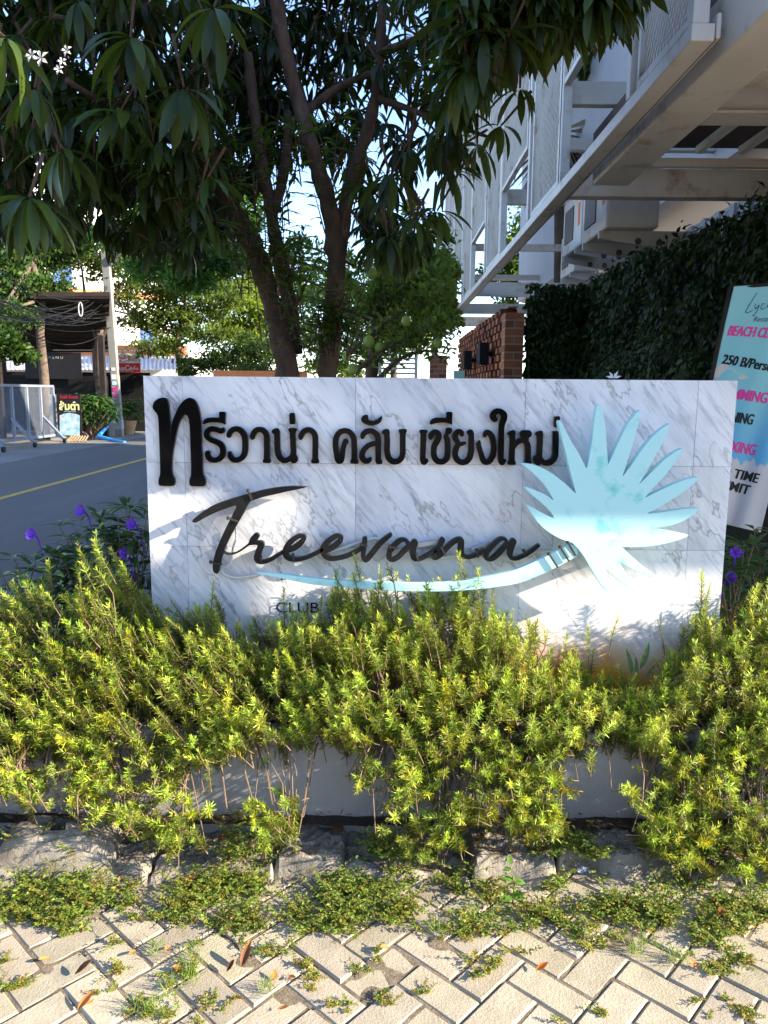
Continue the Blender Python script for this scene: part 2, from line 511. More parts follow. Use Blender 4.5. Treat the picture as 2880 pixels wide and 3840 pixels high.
def outline(strokes, polys, Yc, depth, bevel=.001, step=1.0, blur=0):
    """strokes / polygons in photo pixels on the upright plane at Yc -> extruded solid"""
    pts = np.concatenate([np.asarray(s, float)[:, :2] for s in strokes] + [np.asarray(p, float) for p in polys])
    rm = max([np.asarray(s, float)[:, 2].max() for s in strokes] + [0]) + 4
    lo = pts.min(0) - rm; hi = pts.max(0) + rm
    xs = np.arange(lo[0], hi[0], step); ys = np.arange(lo[1], hi[1], step)
    X, Y = np.meshgrid(xs, ys)
    D = np.full(X.shape, 1e9)
    if strokes: D = sdf_strokes(X, Y, strokes)
    for p in polys: D = np.minimum(D, sdf_poly(X, Y, np.asarray(p, float)))
    for _ in range(blur):
        D[1:-1, 1:-1] = (D[1:-1, 1:-1] * 2 + D[:-2, 1:-1] + D[2:, 1:-1] + D[1:-1, :-2] + D[1:-1, 2:]) / 6
    D = np.where(D == 0, 1e-6, D)
    loops = []
    for l in contours(D, xs, ys):
        l = l[::2] if len(l) > 60 else l
        l = (np.roll(l, 1, 0) + 2 * l + np.roll(l, -1, 0)) / 4
        w = P(l[:, 0], l[:, 1], Yc)
        loops.append(w[:, [0, 2]])
    V, F = curve_mesh(loops, depth, bevel)
    return np.column_stack([V[:, 0], Yc - V[:, 2], V[:, 1]]), F

FONT_T = {}
def text_flat(body, size=1.0, bold=0.0, shear=0.0, depth=0.0, space=1.0, align='LEFT'):
    cu = bpy.data.curves.new('tmp_text', 'FONT'); cu.body = body; cu.size = size
    cu.offset = bold; cu.shear = shear; cu.extrude = depth; cu.space_character = space; cu.align_x = align
    cu.fill_mode = 'BOTH' if depth else 'FRONT'; cu.resolution_u = 3
    return obj_arrays(cu)

# ================================================================== GROUND
def grid_sheet(x0, x1, y0, y1, nx, ny, zf):
    xs = np.linspace(x0, x1, nx); ys = np.linspace(y0, y1, ny)
    X, Y = np.meshgrid(xs, ys)
    V = np.stack([X, Y, zf(X, Y)], -1).reshape(-1, 3)
    i = np.arange(nx - 1)[None] + (np.arange(ny - 1) * nx)[:, None]; i = i.ravel()
    return V, np.stack([i, i + 1, i + nx + 1, i + nx], 1)

mb = MB(); mb.add(*grid_sheet(-400, 400, -300, 600, 3, 3, lambda x, y: x * 0 - .02)); mb.build('ground', M['dirt'], kind='structure')
mb = MB(); mb.add(*grid_sheet(-7.9, -1.25, 3.1, 200, 3, 40, lambda x, y: x * 0 + .0)); mb.build('road', M['asphalt'], kind='structure')
mb = MB(); mb.add(*grid_sheet(-9.4, -7.9, 3.1, 200, 3, 40, lambda x, y: x * 0 - .004)); mb.build('road_shoulder', M['apron'], kind='structure')
mb = MB(); mb.add(*grid_sheet(-5.42, -5.29, 3.1, 200, 2, 60, lambda x, y: x * 0 + .004)); mb.build('road_marking', M['road_paint'], kind='structure')

# herringbone block paving
mb = MB()
Wp, gap, ch = .1, .0045, .0055
ang = R(47)
ca, sa = math.cos(ang), math.sin(ang)
def paver(cx, cy, lx, ly):
    wx, wy = cx * ca - cy * sa, cx * sa + cy * ca
    wx += .03
    if not (-2.6 < wx < 2.9 and -1.2 < wy < 2.36): return
    hx, hy = lx / 2 - gap / 2, ly / 2 - gap / 2
    dz = rng.normal(0, .0018)
    tx, ty = rng.normal(0, .008, 2)
    tone = np.clip(rng.normal(1.0, .06), .85, 1.12) * np.array([1, 1 + rng.normal(0, .012), 1 + rng.normal(0, .02)])
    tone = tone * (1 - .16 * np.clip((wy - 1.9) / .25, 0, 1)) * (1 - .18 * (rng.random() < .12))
    v = []
    for (ex, z) in ((0, -.03), (0, -.005), (ch, 0)):
        for sx_, sy_ in ((-1, -1), (1, -1), (1, 1), (-1, 1)):
            x, y = sx_ * (hx - ex), sy_ * (hy - ex)
            v.append([cx + x, cy + y, z + dz + tx * x + ty * y if z > -.02 else z])
    v = np.array(v)
    V = np.stack([v[:, 0] * ca - v[:, 1] * sa + .03, v[:, 0] * sa + v[:, 1] * ca, v[:, 2]], 1)
    f = []
    for k in (0, 4):
        for j in range(4):
            f.append([k + j, k + (j + 1) % 4, k + 4 + (j + 1) % 4, k + 4 + j])
    f.append([8, 9, 10, 11])
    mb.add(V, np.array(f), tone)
for i in range(-40, 60):
    for j in range(-50, 50):
        k = (i - j) % 4
        if k == 0: paver((i + 1) * Wp, (j + .5) * Wp, .2, .1)
        elif k == 2: paver((i + .5) * Wp, (j) * Wp, .1, .2)
mb.build('paving', M['paver'], kind='structure')
mb = MB(); mb.add(*grid_sheet(-2.6, 2.9, -1.2, 2.4, 300, 220, lambda x, y: -.0042 + .0055 * bump2(x, y, 60, 61) * np.clip((y - .8), .3, 1))); mb.build('paving_sand', M['joint'], kind='structure')

# broken concrete ledge along the planter foot
LEDGE_B = np.array([-2.6, -2.1, -1.62, -1.31, -1.05, -.72, -.33, -.12, .28, .55, .93, 1.22, 1.5, 2.0, 2.9])
rl = np.random.default_rng(12)
LEDGE_H = rl.uniform(.025, .08, len(LEDGE_B)); LEDGE_T = rl.normal(0, .05, len(LEDGE_B)); LEDGE_F = rl.normal(0, .022, len(LEDGE_B)); LEDGE_G = rl.uniform(.15, .75, len(LEDGE_B))
def ledge(x, y):
    xx = x + .03 * bump2(y, y * 0, 30, 2)
    k = np.clip(np.searchsorted(LEDGE_B, xx) - 1, 0, len(LEDGE_B) - 2)
    d = np.minimum(xx - LEDGE_B[k], LEDGE_B[k + 1] - xx)
    t = np.clip((y - (2.165 + LEDGE_F[k] + .07 * bump2(x, y * 0, 30, 3))) / .03, 0, 1)
    jn = 1 - LEDGE_G[k] * np.clip(1 - d / .011, 0, 1)
    top = LEDGE_H[k] + LEDGE_T[k] * (xx - (LEDGE_B[k] + LEDGE_B[k + 1]) / 2) + .02 * bump2(x, y, 34, 8) + .022 * bump2(x, y, 75, 5) + .010 * bump2(x, y, 190, 6)
    return -.02 + t * jn * (top + .02)
mb = MB(); mb.add(*grid_sheet(-2.6, 2.9, 2.08, 2.42, 620, 56, ledge)); mb.build('concrete_ledge', M['concrete_rough'], smooth=False, kind='structure')
mb = MB(); mb.add(*grid_sheet(-2.6, 2.9, 2.46, 2.95, 120, 20, lambda x, y: .35 + .02 * bump2(x, y, 30, 9))); mb.build('planter_soil', M['soil'], smooth=True, kind='structure')
mb = MB(); mb.add(*grid_sheet(-2.6, 2.9, 2.33, 2.389, 200, 5, lambda x, y: .098 + .012 * bump2(x, y, 60, 11))); mb.build('soil_strip', M['soil'], smooth=True, kind='structure')

# planter box of rendered concrete
pl = thing('planter', 'low grey rendered planter wall the rosemary hangs over, below the marble sign', 'planter', (0, 2.43, 0))
mb = MB(); mb.box((.15, 2.425, .2), (5.5, .07, .39)); mb.build('front_wall', M['concrete'], pl, bevel=.008)
mb = MB(); mb.box((.15, 2.985, .2), (5.5, .07, .39)); mb.build('back_wall', M['concrete'], pl, bevel=.008)

# ================================================================== SIGN WALL
SY = 2.67                                             # face of the marble
tl, tr = P(537, 1410, SY), P(2766, 1427, SY)
SX0, SX1, SZ = tl[0], tr[0], (tl[2] + tr[2]) / 2
sg = thing('sign_wall', 'white marble sign wall with black Thai lettering and a teal palm leaf', 'sign', ((SX0 + SX1) / 2, SY + .1, .36))
xs_t = [SX0] + [float(P(q, 1420, SY)[0]) for q in (683, 1334, 1974, 2622)] + [SX1]
zs_t = [SZ] + [float(P(1440, q, SY)[2]) for q in (1740, 2054, 2368)] + [.30]
mb = MB(); g = .0005
for i in range(5):
    for j in range(4):
        x0, x1 = xs_t[i] + (g if i else 0), xs_t[i + 1] - (g if i < 4 else 0)
        z1, z0 = zs_t[j] - (g if j else 0), zs_t[j + 1] + (g if j < 3 else 0)
        dy = rng.normal(0, .0006)
        mb.box(((x0 + x1) / 2, SY + .010 + dy, (z0 + z1) / 2), (x1 - x0, .02, z1 - z0), col=rng.uniform(0, 1, 3))
# side and top cladding
mb.box((SX0 + .008, SY + .11, (SZ + .3) / 2), (.016, .178, SZ - .3), col=rng.uniform(0, 1, 3))
mb.box((SX1 - .008, SY + .11, (SZ + .3) / 2), (.016, .178, SZ - .3), col=rng.uniform(0, 1, 3))
mb.box(((SX0 + SX1) / 2, SY + .11, SZ - .008), (SX1 - SX0 - .034, .178, .016), col=rng.uniform(0, 1, 3))
mb.build('marble_cladding', M['marble'], sg)
mb = MB(); mb.box(((SX0 + SX1) / 2, SY + .1085, (SZ + .3) / 2 - .012), (SX1 - SX0 - .036, .176, SZ - .3 - .012)); mb.build('core', M['grout'], sg)

def part_outline(name, strokes, polys, org, sc, Yc, depth, m, bevel=.0012, smooth_poly=2, parent=None, blur=0, label=None):
    st = [np.array(s, float) * sc + np.array([org[0], org[1], 0]) for s in strokes]
    po = [chaikin(np.array(p, float) * sc + np.array(org), smooth_poly) for p in polys]
    V, F = outline(st, po, Yc, depth, bevel, blur=blur)
    b = MB(); b.add(V, F)
    o = b.build(name, m, parent or sg)
    if label: o['label'] = label
    return o

A1, A2, A3, A4, A5 = (560, 1460), (900, 1460), (1220, 1460), (1540, 1460), (1740, 1460)
sA = 400 / 1659
LT = [
 (A1, [], [[(60,260),(75,205),(120,155),(190,128),(245,125),(280,145),(305,210),(322,330),(333,560),(328,640),(326,692),(332,680),(337,640),(360,520),(400,400),(450,290),(520,190),(600,132),(660,130),(720,165),(760,240),(790,340),(808,450),(815,650),(825,900),(835,1150),(840,1310),(860,1350),(885,1410),(884,1470),(868,1502),(820,1507),(690,1505),(645,1500),(630,1470),(628,1410),(645,1360),(660,1310),(655,1100),(645,850),(640,650),(630,500),(610,420),(575,392),(545,400),(500,460),(460,560),(430,680),(400,840),(375,980),(358,1130),(362,1310),(385,1355),(408,1410),(406,1470),(390,1498),(340,1501),(210,1501),(165,1496),(152,1465),(150,1410),(165,1355),(180,1310),(175,1100),(165,850),(155,600),(148,430),(125,375),(80,325),(62,295)]]),
 (A1, [[(1152,615,26),(1145,640,36),(1120,648,42),(1040,622,42),(960,618,44),(905,660,44),(900,720,44),(950,775,42),(1050,815,44),(1120,860,46),(1150,930,46),(1148,1000,46),(1115,1060,46),(1050,1098,40),(980,1095,42),(930,1060,44),(912,1005,42),(915,988,40)]], []),
 (A1, [], [[(835,520),(850,480),(890,445),(960,434),(1090,438),(1090,438),(1092,380),(1088,355),(1110,345),(1170,346),(1195,356),(1193,400),(1188,470),(1192,550),(1192,550),(1140,525),(1050,512),(960,515),(890,530),(840,548)]]),
 (A1, [[(1245,715,40),(1255,680,42),(1300,630,44),(1370,615,44),(1440,650,46),(1485,730,48),(1497,850,48),(1490,970,48),(1455,1050,46),(1385,1095,42),(1310,1090,42),(1268,1045,44),(1255,990,32)]], []),
 (A2, [[(198,745,38),(205,710,44),(245,645,44),(310,622,42),(375,645,44),(415,710,45),(422,800,46),(422,1060,46)]], [[(378,1050),(375,1075),(356,1105),(360,1140),(420,1145),(485,1142),(490,1108),(470,1075),(466,1050)]]),
 (A2, [[(580,660,46),(583,800,47),(590,950,48),(620,1050,48),(690,1105,42),(760,1085,42),(830,1020,46),(828,830,46),(820,680,45)],[(848,1050,46),(852,1085,56),(838,1100,50)]], [[(492,650),(520,612),(580,597),(612,612),(625,680),(620,720),(545,740),(535,700),(500,675)],[(752,612),(770,598),(870,598),(888,612),(884,650),(866,680),(866,720),(776,720),(776,680),(757,645)]]),
 (A2, [], [[(768,385),(780,366),(850,364),(860,380),(866,525),(855,543),(785,546),(773,530)]]),
 (A2, [[(948,750,36),(955,715,44),(1000,650,44),(1065,627,42),(1125,650,44),(1168,715,46),(1175,800,46),(1172,1060,46)]], [[(1128,1050),(1125,1080),(1105,1112),(1110,1146),(1170,1151),(1234,1149),(1238,1114),(1220,1080),(1216,1050)]]),
 (A3, [[(318,812,44),(295,860,40),(278,930,40),(262,1040,44),(245,1105,44),(200,1105,44),(178,1000,46),(160,850,46),(175,740,46),(230,665,44),(305,642,42),(380,665,44),(435,740,46),(450,830,46),(452,1070,46)]], [[(280,785),(300,758),(340,768),(368,805),(362,830),(330,850),(290,850)],[(408,1060),(405,1085),(386,1112),(390,1152),(450,1158),(516,1156),(522,1118),(500,1082),(496,1055)]]),
 (A3, [[(580,735,36),(590,700,42),(640,655,44),(710,645,42),(780,680,45),(820,750,47),(823,900,46),(823,1100,46)],[(815,835,38),(740,845,42),(660,880,42),(600,945,44),(573,1020,46),(590,1085,48),(640,1115,44),(685,1095,38),(697,1075,28)]], [[(778,1080),(778,1130),(800,1160),(840,1166),(885,1158),(892,1112),(868,1080)]]),
 (A3, [], [[(555,460),(575,415),(620,392),(660,392),(670,420),(665,455),(690,482),(740,490),(800,470),(850,430),(884,402),(884,402),(886,460),(865,510),(815,545),(740,565),(660,555),(590,525),(558,490)]]),
 (A3, [[(955,680,44),(962,800,46),(960,950,46),(985,1060,48),(1040,1115,48),(1110,1118,46),(1170,1080,46),(1202,1000,46),(1203,850,46),(1204,700,46)]], [[(876,660),(910,620),(980,612),(1003,640),(1004,730),(920,735),(912,700),(882,685)],[(1135,635),(1150,615),(1255,613),(1270,632),(1266,660),(1248,692),(1248,730),(1158,730),(1158,692),(1140,660)]]),
 (A4, [[(197,680,46),(195,800,46),(188,1000,45),(188,1090,45),(205,1130,45),(238,1108,37)]], [[(131,640),(150,624),(245,624),(263,640),(258,665),(240,695),(240,720),(150,720),(150,690),(133,665)]]),
 (A4, [[(310,748,36),(318,710,44),(370,662,43),(425,685,46),(435,740,47),(400,820,47),(365,885,46),(358,990,46),(378,1070,48),(430,1120,46),(500,1120,46),(558,1070,48),(572,980,47),(572,860,47),(570,790,46)]], [[(540,605),(575,588),(630,596),(648,620),(640,665),(610,695),(580,712),(600,745),(618,800),(525,810),(520,770),(498,730),(535,690)]]),
 (A4, [], [[(292,520),(305,480),(350,445),(430,435),(550,440),(550,440),(553,390),(548,358),(575,346),(640,350),(652,370),(645,430),(643,552),(643,552),(590,527),(500,513),(420,520),(350,535),(300,552)]]),
 (A4, [[(795,703,32),(785,668,40),(740,655,42),(700,690,46),(690,745,46),(715,800,44),(745,850,36),(720,885,44),(695,950,46),(690,1010,46),(712,1080,48),(770,1128,45),(840,1128,46),(900,1080,48),(932,990,48),(940,850,47),(940,690,44)],[(745,850,34),(800,845,32),(842,830,22)]], [[(861,660),(890,630),(940,616),(972,640),(984,720),(895,730),(888,695),(866,680)]]),
 (A4, [[(1146,728,22),(1152,695,34),(1182,666,40),(1230,690,46),(1270,760,48),(1290,880,46),(1280,1000,48),(1238,1095,47),(1180,1128,46),(1128,1105,46),(1092,1000,42),(1062,900,42)]], [[(1008,850),(1040,805),(1072,778),(1088,815),(1100,900),(1040,930),(1022,890)]]),
 (A5, [[(488,462,32),(470,462,48),(447,425,50),(455,380,48),(500,342,46),(560,345,46),(612,390,52),(618,450,50),(590,525,48),(578,600,46),(575,800,47),(570,1000,46),(570,1100,44),(588,1135,44),(625,1105,30)]], []),
 (A5, [[(745,700,46),(750,800,46),(742,950,46),(737,1110,46)],[(760,930,24),(795,855,38),(850,805,42),(920,790,44),(978,850,47),(990,950,46),(985,1120,46)],[(922,692,60),(992,692,60)],[(958,730,46),(955,790,46)]], [[(666,685),(700,645),(775,626),(800,650),(796,740),(715,760),(705,720),(672,705)],[(694,1080),(690,1100),(668,1132),(672,1170),(735,1176),(800,1173),(805,1130),(784,1100),(782,1080)],[(940,1090),(938,1110),(925,1135),(930,1165),(1045,1168),(1050,1125),(1032,1095)]]),
 (A5, [[(1172,700,48),(1175,800,47),(1168,950,46),(1170,1060,46),(1225,1130,44),(1300,1140,48),(1370,1105,48),(1410,1030,48),(1418,900,48),(1420,720,48)],[(1126,1080,58),(1130,1110,58),(1150,1140,44)]], [[(1093,690),(1130,650),(1200,635),(1224,655),(1226,745),(1135,765),(1125,722),(1100,705)],[(1360,660),(1380,645),(1470,643),(1478,720),(1378,740),(1376,690)]]),
 (A5, [], [[(1394,435),(1410,417),(1478,414),(1488,430),(1484,575),(1470,594),(1402,592),(1392,575)]]),
]
for i, (org, st, po) in enumerate(LT):
    part_outline('letter', st, po, org, sA, SY - .012, .008, M['black_gloss'])

# cursive word, standing off the stone on small spacers
B1, B2, B3, B4 = (700, 1800), (1150, 1900), (1500, 1900), (1750, 1900)
sB = 500 / 1659
cur = []
def addc(org, sc, pts): cur.append([tuple(np.array(p, float) * sc + np.array([org[0], org[1], 0])) for p in pts])
TY = SY - .045
part_outline('letter', [], [[(65,505),(180,405),(330,310),(480,255),(640,205),(780,165),(950,120),(1120,88),(1300,72),(1400,74),(1505,82),(1505,82),(1400,110),(1250,140),(1100,175),(960,205),(840,245),(790,262),(740,360),(680,470),(620,570),(560,680),(500,800),(450,930),(425,1040),(410,1120),(395,1162),(365,1155),(335,1130),(330,1050),(355,920),(400,800),(460,660),(520,540),(580,420),(640,300),(540,335),(400,385),(260,450),(130,525),(100,525)]], B1, sB, TY, .011, M['black_worn'], smooth_poly=1)
def cword(org, sc, strokes): part_outline('letter', [[(a_, b_, c_ * .92) for a_, b_, c_ in st_] for st_ in strokes], [], org, sc, TY, .011, M['black_worn'])
cword(B1, sB, [[(470,895,7),(520,915,8),(600,908,9),(660,880,11),(720,840,13),(785,790,15)],[(868,695,44),(835,735,46),(812,765,34),(795,790,18),(870,778,24),(930,795,42),(905,870,42),(882,950,44),(890,995,36),(950,1015,28),(1050,985,26),(1120,940,26),(1200,890,24)]])
cword(B1, sB, [[(1215,890,22),(1330,845,38),(1420,780,38),(1462,720,30),(1445,692,26),(1380,702,32),(1290,770,38),(1240,850,40),(1235,920,40),(1280,970,34),(1370,985,26),(1480,965,26),(1600,912,26),(1685,862,26)]])
cword(B2, sA, [[(275,690,40),(400,630,46),(490,560,46),(540,490,36),(515,452,32),(440,462,42),(330,540,48),(262,630,50),(260,710,48),(310,775,42),(400,805,36),(550,785,34),(700,730,36),(840,650,36)]])
cword(B2, sA, [[(905,500,44),(895,600,44),(880,760,40),(905,825,34),(945,805,44),(1020,720,44),(1130,580,44),(1230,490,42),(1300,435,34)]])
cword(B2, sA, [[(1575,565,36),(1530,512,30),(1450,522,42),(1360,600,46),(1290,700,46),(1285,785,46),(1335,820,36),(1420,780,40),(1530,670,42),(1605,590,38)],[(1675,555,58),(1655,650,55),(1650,750,48),(1680,815,30),(1770,805,32),(1870,755,34),(1990,680,36)]])
cword(B3, sA, [[(655,515,48),(600,640,46),(515,765,34),(560,785,40),(650,720,42),(760,600,44),(860,525,44),(940,520,54),(945,600,52),(945,700,52),(975,760,42),(1060,782,30),(1180,745,34),(1300,680,38)]])
cword(B4, sB, [[(495,432,24),(465,396,22),(400,407,30),(310,490,34),(250,560,36),(238,625,32),(290,655,22),(350,620,32),(440,530,34),(500,455,28)],[(575,430,44),(550,500,42),(535,580,36),(555,635,24),(620,640,24),(720,600,24),(810,540,26),(890,478,20)]])

# small CLUB under the word
V, F = text_flat('CLUB', 1, 0, 0, .0)
a0, a1, h0 = P(1035, 2297, SY - .008), P(1197, 2297, SY - .008), P(1035, 2258, SY - .008)
V = (V - V.min(0)) / (V.max(0) - V.min(0) + 1e-9)
mb = MB(); mb.add(np.column_stack([a0[0] + V[:, 0] * (a1[0] - a0[0]), np.full(len(V), SY - .008), a0[2] + V[:, 1] * (h0[2] - a0[2])]), F)
mb.build('lettering', M['black_gloss'], sg)

# teal palm leaf emblem and its long stem
STY = SY - .115
star = [(70,592),(72,588),(130,592),(200,605),(300,650),(400,720),(480,790),(545,852),(545,852),(500,680),(450,480),(410,330),(388,240),(398,220),(412,222),(440,280),(500,400),(560,490),(610,590),(635,632),(640,628),(655,550),(680,400),(700,220),(720,100),(740,77),(760,85),(780,160),(800,320),(810,480),(820,598),(820,598),(850,540),(920,380),(1000,230),(1070,145),(1100,130),(1100,135),(1095,170),(1070,290),(1030,430),(980,590),(942,707),(942,707),(1010,620),(1130,440),(1250,310),(1352,245),(1352,245),(1345,280),(1300,390),(1220,540),(1140,680),(1085,772),(1085,772),(1170,690),(1300,560),(1400,485),(1462,462),(1462,464),(1445,500),(1370,620),(1270,740),(1180,830),(1137,886),(1137,886),(1250,830),(1400,760),(1530,715),(1600,710),(1600,712),(1560,765),(1450,850),(1300,945),(1200,1000),(1146,1024),(1146,1024),(1280,1010),(1450,985),(1560,973),(1605,981),(1603,985),(1560,1030),(1470,1085),(1350,1130),(1215,1148),(1215,1148),(1330,1170),(1450,1195),(1512,1208),(1512,1212),(1440,1245),(1300,1285),(1150,1308),(1020,1312),(933,1308),(933,1308),(1000,1370),(1100,1460),(1200,1540),(1302,1588),(1302,1588),(1210,1572),(1100,1535),(1000,1485),(920,1440),(920,1440),(960,1520),(1010,1610),(1077,1714),(1077,1714),(1000,1670),(900,1590),(798,1498),(798,1498),(820,1580),(840,1660),(851,1724),(848,1724),(800,1690),(740,1610),(680,1510),(630,1420),(580,1348),(580,1348),(515,1275),(515,1275),(430,1250),(330,1200),(230,1120),(150,1010),(114,945),(118,942),(200,985),(280,1030),(340,1060),(356,1056),(320,1000),(230,915),(150,850),(96,797),(102,794),(130,797),(220,830),(300,870),(352,910),(352,910),(320,850),(270,770),(190,690),(120,630)]
part_outline('palm_leaf', [], [star], (1920, 1480), .434, STY, .014, M['teal_sign'], smooth_poly=1)
stem = [(968,2145,3),(1085,2163,9),(1180,2178,12),(1300,2188,13),(1440,2197,14),(1570,2200,15),(1693,2197,17),(1789,2187,20),(1870,2174,23),(1946,2156,26),(2051,2111,27),(2138,2066,27)]
part_outline('leaf_stem', [stem], [], (0, 0), 1, STY + .004, .010, M['teal_sign'], smooth_poly=1)

# spacers, clamps, ties, screws and the clear cable behind the word
mb = MB()
for q in ((2330, 1720), (2200, 1960), (2450, 1960), (2330, 2080)):
    c = P(*q, SY - .05); mb.tube([c + [0, .05, 0], c + [0, -.052, 0]], .01, 8)
mb.build('standoff', M['alu'], sg)
def tie_bar(px, py, dx, dy, Yc):
    a, b = P(px - dx, py - dy, Yc), P(px + dx, py + dy, Yc)
    b_ = MB(); b_.bar(a, b, .006, .005, up=(0, 1, 0))
    b_.tube([a + [0, .0, .004], a + [0, .002, -.004]], .006, 6)
    b_.build('cable_tie', M['tie'], sg)
for q in [(875, 1950, 20, 7), (812, 2112, 22, 4), (937, 1857, 7, 18), (980, 2102, 3, 14), (1100, 2094, 2, 14), (1055, 2163, 2, 11),
          (1366, 2045, 12, 3), (1477, 2054, 16, 3), (1566, 2093, 3, 14), (1664, 2069, 8, 14), (1791, 2077, 3, 15), (1967, 2077, 3, 13)]:
    tie_bar(*q, TY - .016)
for q in [(2075, 2103, 17, 26), (2117, 2078, 17, 27), (2143, 2058, 15, 26)]:
    tie_bar(*q, STY - .015)
for q in [(1553, 1677), (1798, 1633), (1904, 1645), (2046, 1631), (1588, 2041), (1799, 2049)]:
    c = P(*q, SY)
    b_ = MB(); b_.tube([c + [0, .002, 0], c + [0, -.007, 0]], .0065, 10); b_.build('screw', M['alu'], sg)
b_ = MB(); b_.bar(P(1568, 2043, SY - .012), P(1640, 2032, SY - .012), .014, .022, up=(0, 1, 0)); b_.build('bracket', M['alu'], sg)
b_ = MB(); b_.bar(P(1768, 2062, SY - .012), P(1835, 2034, SY - .012), .014, .022, up=(0, 1, 0)); b_.build('bracket', M['alu'], sg)
def cable(pts, r=.004, Yc=SY - .02):
    p = np.array(pts, float)
    t = np.linspace(0, len(p) - 1, len(p) * 5)
    q = np.stack([np.interp(t, np.arange(len(p)), p[:, k]) for k in (0, 1)], 1)
    for _ in range(6): q[1:-1] = (q[:-2] + 2 * q[1:-1] + q[2:]) / 4
    b_ = MB(); b_.tube(P(q[:, 0], q[:, 1], Yc), r, 6); b_.build('cable', M['cable_clear'], sg, smooth=True)
cable([(885, 1975), (888, 2020), (872, 2050), (868, 2120), (828, 2130), (838, 2158), (885, 2168), (940, 2162), (985, 2152)])
cable([(1225, 2075), (1300, 2050), (1360, 2030), (1385, 2022), (1415, 2018), (1455, 2035), (1500, 2055), (1540, 2070)], .006)
cable([(1545, 2096), (1640, 2096), (1700, 2083), (1760, 2088), (1900, 2078), (2030, 2070), (2090, 2062)], .005)
cable([(1105, 2085), (1180, 2080), (1240, 2070)], .004)

# ================================================================== ELEVATED STEEL BUILDING (right)
eb = thing('steel_building', 'pale steel building raised over the driveway, mesh screens along its edge', 'building', (1.4, 9, 2.9))
EX, EZ = 1.26, 2.96                                   # outer bottom edge of the screen side
FY0, FY1 = 3.46, 17.4
def part(mb, name, m, parent=None, **k): return mb.build(name, m, parent or eb, **k)
mb = MB()
mb.box((EX + .05, (FY0 + FY1) / 2, EZ + .035), (.10, FY1 - FY0, .07))
mb.box((EX + .115, (FY0 + FY1) / 2, EZ + .06), (.02, FY1 - FY0, .10))
part(mb, 'edge_beam', M['white_steel'], bevel=.006)
mb = MB(); mb.box((EX + .101, (FY0 + FY1) / 2, EZ + .006), (.006, FY1 - FY0, .008)); part(mb, 'rust_seam', M['rust'])
mb = MB(); mb.box((1.545, 2.9, EZ - .02 + .12), (.25, 5.4, .26)); part(mb, 'girder', M['white_steel'], bevel=.008)
RZ = EZ + .73
def post(x, y, z0, z1, w=.07, d=.07):
    b = MB(); b.box((x, y, (z0 + z1) / 2), (w, d, z1 - z0)); part(b, 'post', M['white_steel'], bevel=.005)
def screen(y0, y1, z0, z1, pitch, ap='mesh_screen'):
    """expanded metal: two families of slanted flat strips inside a frame"""
    b = MB()
    x = EX + .035
    W, H = y1 - y0, z1 - z0
    sl = 1.55
    for fam in (1, -1):
        c = -H / sl if fam == 1 else 0
        n = int((W + H / sl) / pitch)
        for k in range(n + 1):
            o = k * pitch - H / sl
            pts = []
            if fam == 1:
                ya, za, yb, zb = o, 0.0, o + H / sl, H
            else:
                ya, za, yb, zb = o + H / sl, 0.0, o, H
            # clip to the frame
            (pa, qa), (pb, qb) = (ya, za), (yb, zb)
            s_ = (qb - qa) / (pb - pa)
            if pa > pb: pa, qa, pb, qb = pb, qb, pa, qa
            if pa < 0: qa += s_ * (0 - pa); pa = 0
            if pb > W: qb += s_ * (W - pb); pb = W
            if pb - pa < .01: continue
            b.bar((x + .002 * fam, y0 + pa, z0 + qa), (x + .002 * fam, y0 + pb, z0 + qb), pitch * .24, .008, up=(1, 0, 0)) if False else \
            b.bar((x + .003 * fam, y0 + pa, z0 + qa), (x + .003 * fam, y0 + pb, z0 + qb), .006, pitch * .26, up=(0, 0, 1))
    part(b, ap, M['white_steel'])
    b = MB()
    for (cy, cz, sy, sz) in (((y0 + y1) / 2, z0 - .02, W + .08, .04), ((y0 + y1) / 2, z1 + .02, W + .08, .04), (y0 - .02, (z0 + z1) / 2, .04, H), (y1 + .02, (z0 + z1) / 2, .04, H)):
        b.box((x, cy, cz), (.05, sy, sz))
    part(b, 'screen_frame', M['white_steel'], bevel=.004)
TOPZ = 6.4
bays = [(3.50, 4.22), (6.02, 7.12), (9.02, 10.15), (12.02, 13.15), (15.02, 16.2)]
for i, (a, b_) in enumerate(bays):
    screen(a + .05, b_ - .05, EZ + .12, TOPZ if i else 4.9, .045 if i == 0 else .06)
    post(EX + .04, a - .03 if i else a - .0, EZ + .07, TOPZ)
    post(EX + .04, b_ + .09, EZ + .07, TOPZ, .085)
ups = [(4.40, 5.98), (7.30, 8.96), (10.35, 11.96), (13.35, 14.96), (16.35, 17.4)]
for a, b_ in ups:
    screen(a + .12, b_ - .06, RZ + .05, TOPZ, .065)
    post(EX + .04, b_ - .02, EZ + .07, TOPZ, .07)
for y in (6.0, 7.16, 9.0, 12.0, 15.0):
    b = MB(); b.box((EX + 1.2, y + .05, RZ - .01), (2.3, .08, .16 if y in (6.0, 9.0) else .10)); part(b, 'cross_rail', M['white_steel'], bevel=.005)
for y, h in ((6.05, .20), (12.0, .20), (14.7, .18), (17.3, .2)):
    b = MB(); b.box((EX + (4.2 if y < 7 else 1.3), y + .06, EZ + .09 + .02), (8.2 if y < 7 else 2.4, .12, h)); part(b, 'floor_beam', M['white_steel'], bevel=.006)
for y in (1.62, 3.25, 4.0, 4.55):
    b = MB()
    b.box((5.4, y, EZ + .20), (7.4, .10, .26)); b.box((5.4, y, EZ + .065), (7.4, .20, .014))
    part(b, 'floor_beam', M['white_steel'])
